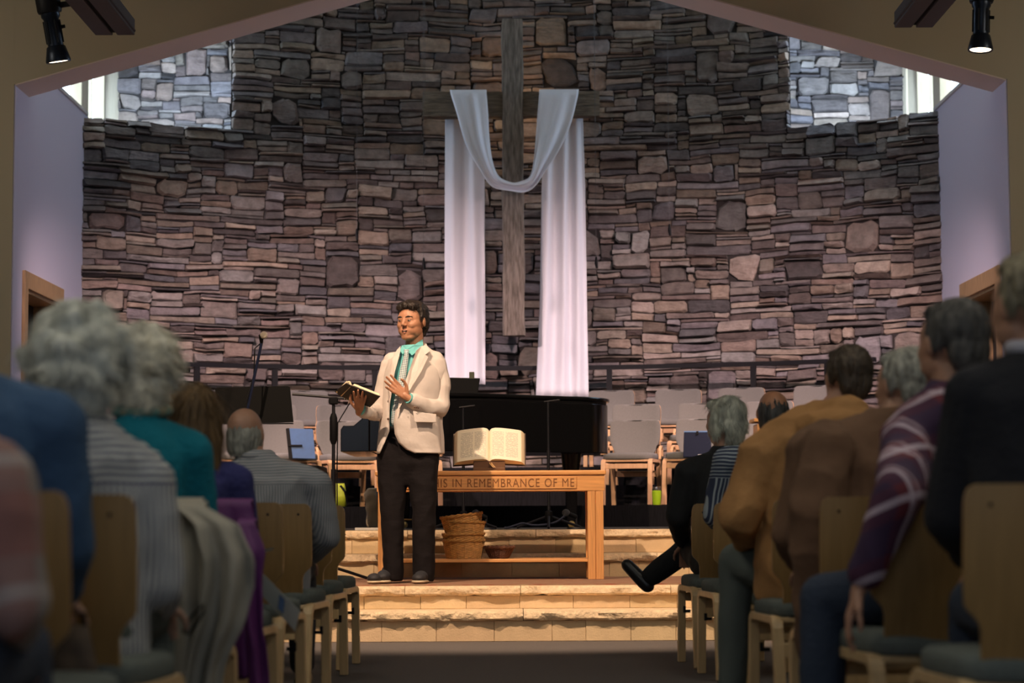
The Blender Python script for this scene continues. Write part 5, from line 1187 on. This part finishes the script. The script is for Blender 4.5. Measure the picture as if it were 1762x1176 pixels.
# his crossed leg, sock and shoe are built on the same figure below
PM=bpy.data.objects['person.007'] if 'person.007' in bpy.data.objects else None
m_nst=stripes('navy shirt with pale stripes',(.40,.47,.52),(.035,.05,.10),58,'x',.30,yoke=.97)
seated('bald man in a navy shirt with pale stripes, seated behind the silver-haired man',xat(1322,10.2),10.2,1.385,m_nst,m_chino,hair_short(m_dkg,7,bald=True,low=-.0),SK_T,hx=.025,hs=.96,hyaw=radians(5),rx=.185,sw=.21,tamp=.005,lean=.02)
m_tanj=mat('tan canvas jacket',(.40,.205,.075),.9,bump=.25,bscale=30,var=.06,vscale=5)
def hood(g,t):
    g.ell((.07,-.075,1.13),(.150,.075,.060),rot=(.3,-.15,0)); g.ell((.10,-.01,1.19),(.100,.095,.040))
seated('brown-haired man in a tan canvas jacket with a hood folded at the neck',xat(1400,8.02),8.02,1.430,m_tanj,m_gtrou,hair_short(m_brn,9),SK_R,hx=.145,hs=1.06,hyaw=radians(12),rx=.215,sw=.235,inflate=.022,tamp=.013,lean=.06,topname='jacket',rawtop=hood,
   armL=[(-.20,.03,1.0),(-.29,-.02,.78),(-.22,.28,.66)],legs=[[(-.10,.05,.55),(-.27,.30,.60),(-.30,.32,.07)],[(.10,.02,.53),(.11,.44,.53),(.12,.42,.07)]],longtop=.46)
m_brc=mat('brown suede coat',(.15,.080,.045),.9,bump=.25,bscale=20,var=.10,vscale=5)
def coat(g,t):
    g.limb([(-.17,-.05,.98),(-.22,-.12,.80),(-.21,-.10,.58),(-.20,-.04,.38),(-.21,-.02,.26)],[.09,.085,.085,.075,.035])
seated('grey-haired man in a brown suede coat that hangs down beside his chair',xat(1508,6.82),6.82,1.325,m_brc,m_chino,hair_short(m_gry,10,amp=.006),SK_R,hx=.105,hs=1.04,hyaw=radians(28),rx=.22,sw=.235,inflate=.02,tamp=.013,lean=.05,topname='coat',rawtop=coat,longtop=.30,shz=.015,armL=[(-.20,.03,.99),(-.27,.0,.72),(-.20,.28,.62)])
m_rpl=plaid('dark red plaid flannel',(.13,.022,.035),(.60,.50,.60),(.025,.022,.07),6.5)
seated('grey-haired man in a red plaid shirt with one arm hanging over his chair',xat(1650,5.86),5.86,1.388,m_rpl,m_jeans,hair_short(m_dkg,12,amp=.003),SK_R,hx=.0,hs=1.08,hyaw=radians(25),rx=.19,sw=.20,inflate=.006,tamp=.008,lean=.06,topname='shirt',shz=-.01,
   armL=[(-.15,-.05,.985),(-.24,-.37,.835),(-.335,-.33,.61)],legs=[[(-.10,.02,.565),(-.36,.16,.545),(-.40,.08,.07)],[(.10,.02,.565),(.11,.44,.55),(.12,.42,.07)]])
m_blks=mat('black navy sweater',(.008,.009,.014),.95,bump=.3,bscale=60)
seated('light-haired person in a black sweater, largest at the right edge',xat(1822,4.92),4.92,1.405,m_blks,m_jeans,hair_short(m_blond,13,amp=.006),SK_R,hx=-.04,hs=1.10,hyaw=radians(22),rx=.19,sw=.18,inflate=.012,tamp=.006,topname='sweater',lean=.05,collar=(mat('pale shirt collar',(.42,.42,.50),.7),.0),longtop=.40)
# -------------------------------------------------- coats and papers
def drape(name,label,rows,m,seed,Y,amp,nu=36,nv=34,th=.006,folds=3.,over=.16):
    """cloth hanging over a chair back: rows (py,pxL,pxR,Y) plus a flap over the top to the front"""
    vs=[]
    r0=rows[0]
    for j,(dy,dz) in enumerate(((.11,-over),(.10,-over*.4),(.09,-.01),(.05,.012))):
        for i in range(nu+1):
            u=i/nu; p=P(lerp(r0[1],r0[2],u),r0[0],r0[3]); vs.append((p.x,p.y+dy,p.z+dz))
    for j in range(nv+1):
        t=j/nv; q=t*(len(rows)-1); a=min(int(q),len(rows)-2); f=q-a; r=[lerp(x,y,f) for x,y in zip(rows[a],rows[a+1])]
        for i in range(nu+1):
            u=i/nu; ry=amp*min(1,t*2.2)*(sin(u*folds*2*pi+seed+1.3*noise.noise(Vector((u*3,t*2,seed))))+.6*noise.noise(Vector((u*6,t*3,seed))))
            edge=noise.noise(Vector((t*5,seed,0)))*5
            p=P(lerp(r[1]+edge,r[2]+edge,u),r[0]+(14*noise.noise(Vector((u*4,seed,4))) if j==nv else 0),r[3]+ry); vs.append((p.x,p.y,p.z))
    o=grid(vs,nu,nv+4,th,name,m); recentre(o,P((rows[-1][1]+rows[-1][2])/2,rows[-1][0],rows[-1][3])); return o
m_cream=mat('cream raincoat cloth',(.34,.32,.27),.8,bump=.12,bscale=18,var=.05,vscale=4)
m_purp=mat('purple quilted cloth',(.13,.025,.15),.6,bump=.4,bscale=16)
t=thing('raincoat','cream raincoat draped over a chair back, its sleeve hanging by the aisle','coat',(xat(350,5.6),5.64,.02))
for o in (drape('coat_body','',[(866,268,346,5.68),(950,262,362,5.66),(1030,255,372,5.62),(1110,245,378,5.60),(1230,235,372,5.60)],m_cream,2.,5.6,.022,folds=2.5),
          drape('sleeve','',[(872,300,352,5.62),(905,335,410,5.56),(960,350,436,5.54),(1010,352,438,5.54),(1080,340,418,5.54),(1150,322,384,5.56),(1220,308,368,5.56)],m_cream,5.,5.5,.028,nu=24,folds=1.6,over=.02)):
    w=o.location.copy(); o.parent=t; o.location=w-t.location
g=MB(); pts=[P(px,py,5.50)-t.location for px,py in ((315,1088),(322,1070),(338,1052),(352,1040),(350,1055),(338,1075),(322,1092),(315,1088))]; g.tube(pts,.0055,6,flat=.6); g.build('dark_loop',m_blackp,t)
t=thing('quilted_jacket','purple quilted jacket hung over a chair back','coat',(xat(420,6.75),6.74,.02))
for o in (drape('jacket_body','',[(866,352,432,6.78),(940,350,440,6.76),(1020,352,446,6.74),(1090,360,440,6.72),(1170,372,436,6.72)],m_purp,1.,6.7,.018,folds=2.),
          drape('sleeve','',[(900,408,438,6.72),(950,416,456,6.68),(1020,418,450,6.68),(1090,424,452,6.68),(1160,428,462,6.70),(1230,430,460,6.70)],m_purp,3.,6.7,.02,nu=16,folds=1.,over=.02)):
    w=o.location.copy(); o.parent=t; o.location=w-t.location
# printed programme hanging between chairs
def sheet(name,label,pts,Y,m,pic=None):
    c=P(*pts[0],Y); t=thing(name,label,'paper',c); vs=[P(a,b,Y+dy)-c for (a,b),dy in zip(pts,(0,.0,.06,.06))]; v2=[v+Vector((0,-.002,0)) for v in vs]
    MB().add(vs+v2,[(0,3,2,1),(4,5,6,7)]+[(i,(i+1)%4,4+(i+1)%4,4+i) for i in range(4)]).build('page',m,t)
    if pic:
        vs=[P(a,b,Y+.02)-c+Vector((0,-.012,0)) for a,b in pic]; v2=[v+Vector((0,-.001,0)) for v in vs]; MB().add(vs+v2,[(0,3,2,1),(4,5,6,7)]+[(i,(i+1)%4,4+(i+1)%4,4+i) for i in range(4)]).build('printed_picture',mat('blue print',(.05,.10,.22),.6),t)
m_paper=mat('paper',(.85,.87,.82),.7)
sheet('programme','white printed programme with a small blue picture, poking out by the purple jacket',[(453,988),(516,1052),(508,1087),(451,1026)],7.2,m_paper,[(482,1022),(491,1031),(488,1057),(479,1047)])
sheet('leaflet','small white slip on the plywood chair above the programme',[(456,945),(471,942),(470,947),(456,951)],7.55,m_paper)
# purse hanging in the row, bottom left
p=P(118,1120,4.40); t=thing('handbag','dark brown patterned handbag on the floor between the near left chairs','bag',(p.x,4.45,0))
MB().loft([(0,0,0,.08,.06),(0,0,.2,.085,.06),(0,0,.42,.06,.05),(0,0,.56,.03,.03)],20).build('bag_body',mat('brown patterned cloth',(.035,.022,.016),.8,col2=(.11,.075,.05),vscale=22),t,smooth='all')
MB().tube([(-.03,0,.5),(-.02,0,.585),(.02,0,.585),(.03,0,.5)],.006,8).build('handle',m_blackp,t)
bake_blobs()
bake_strands()
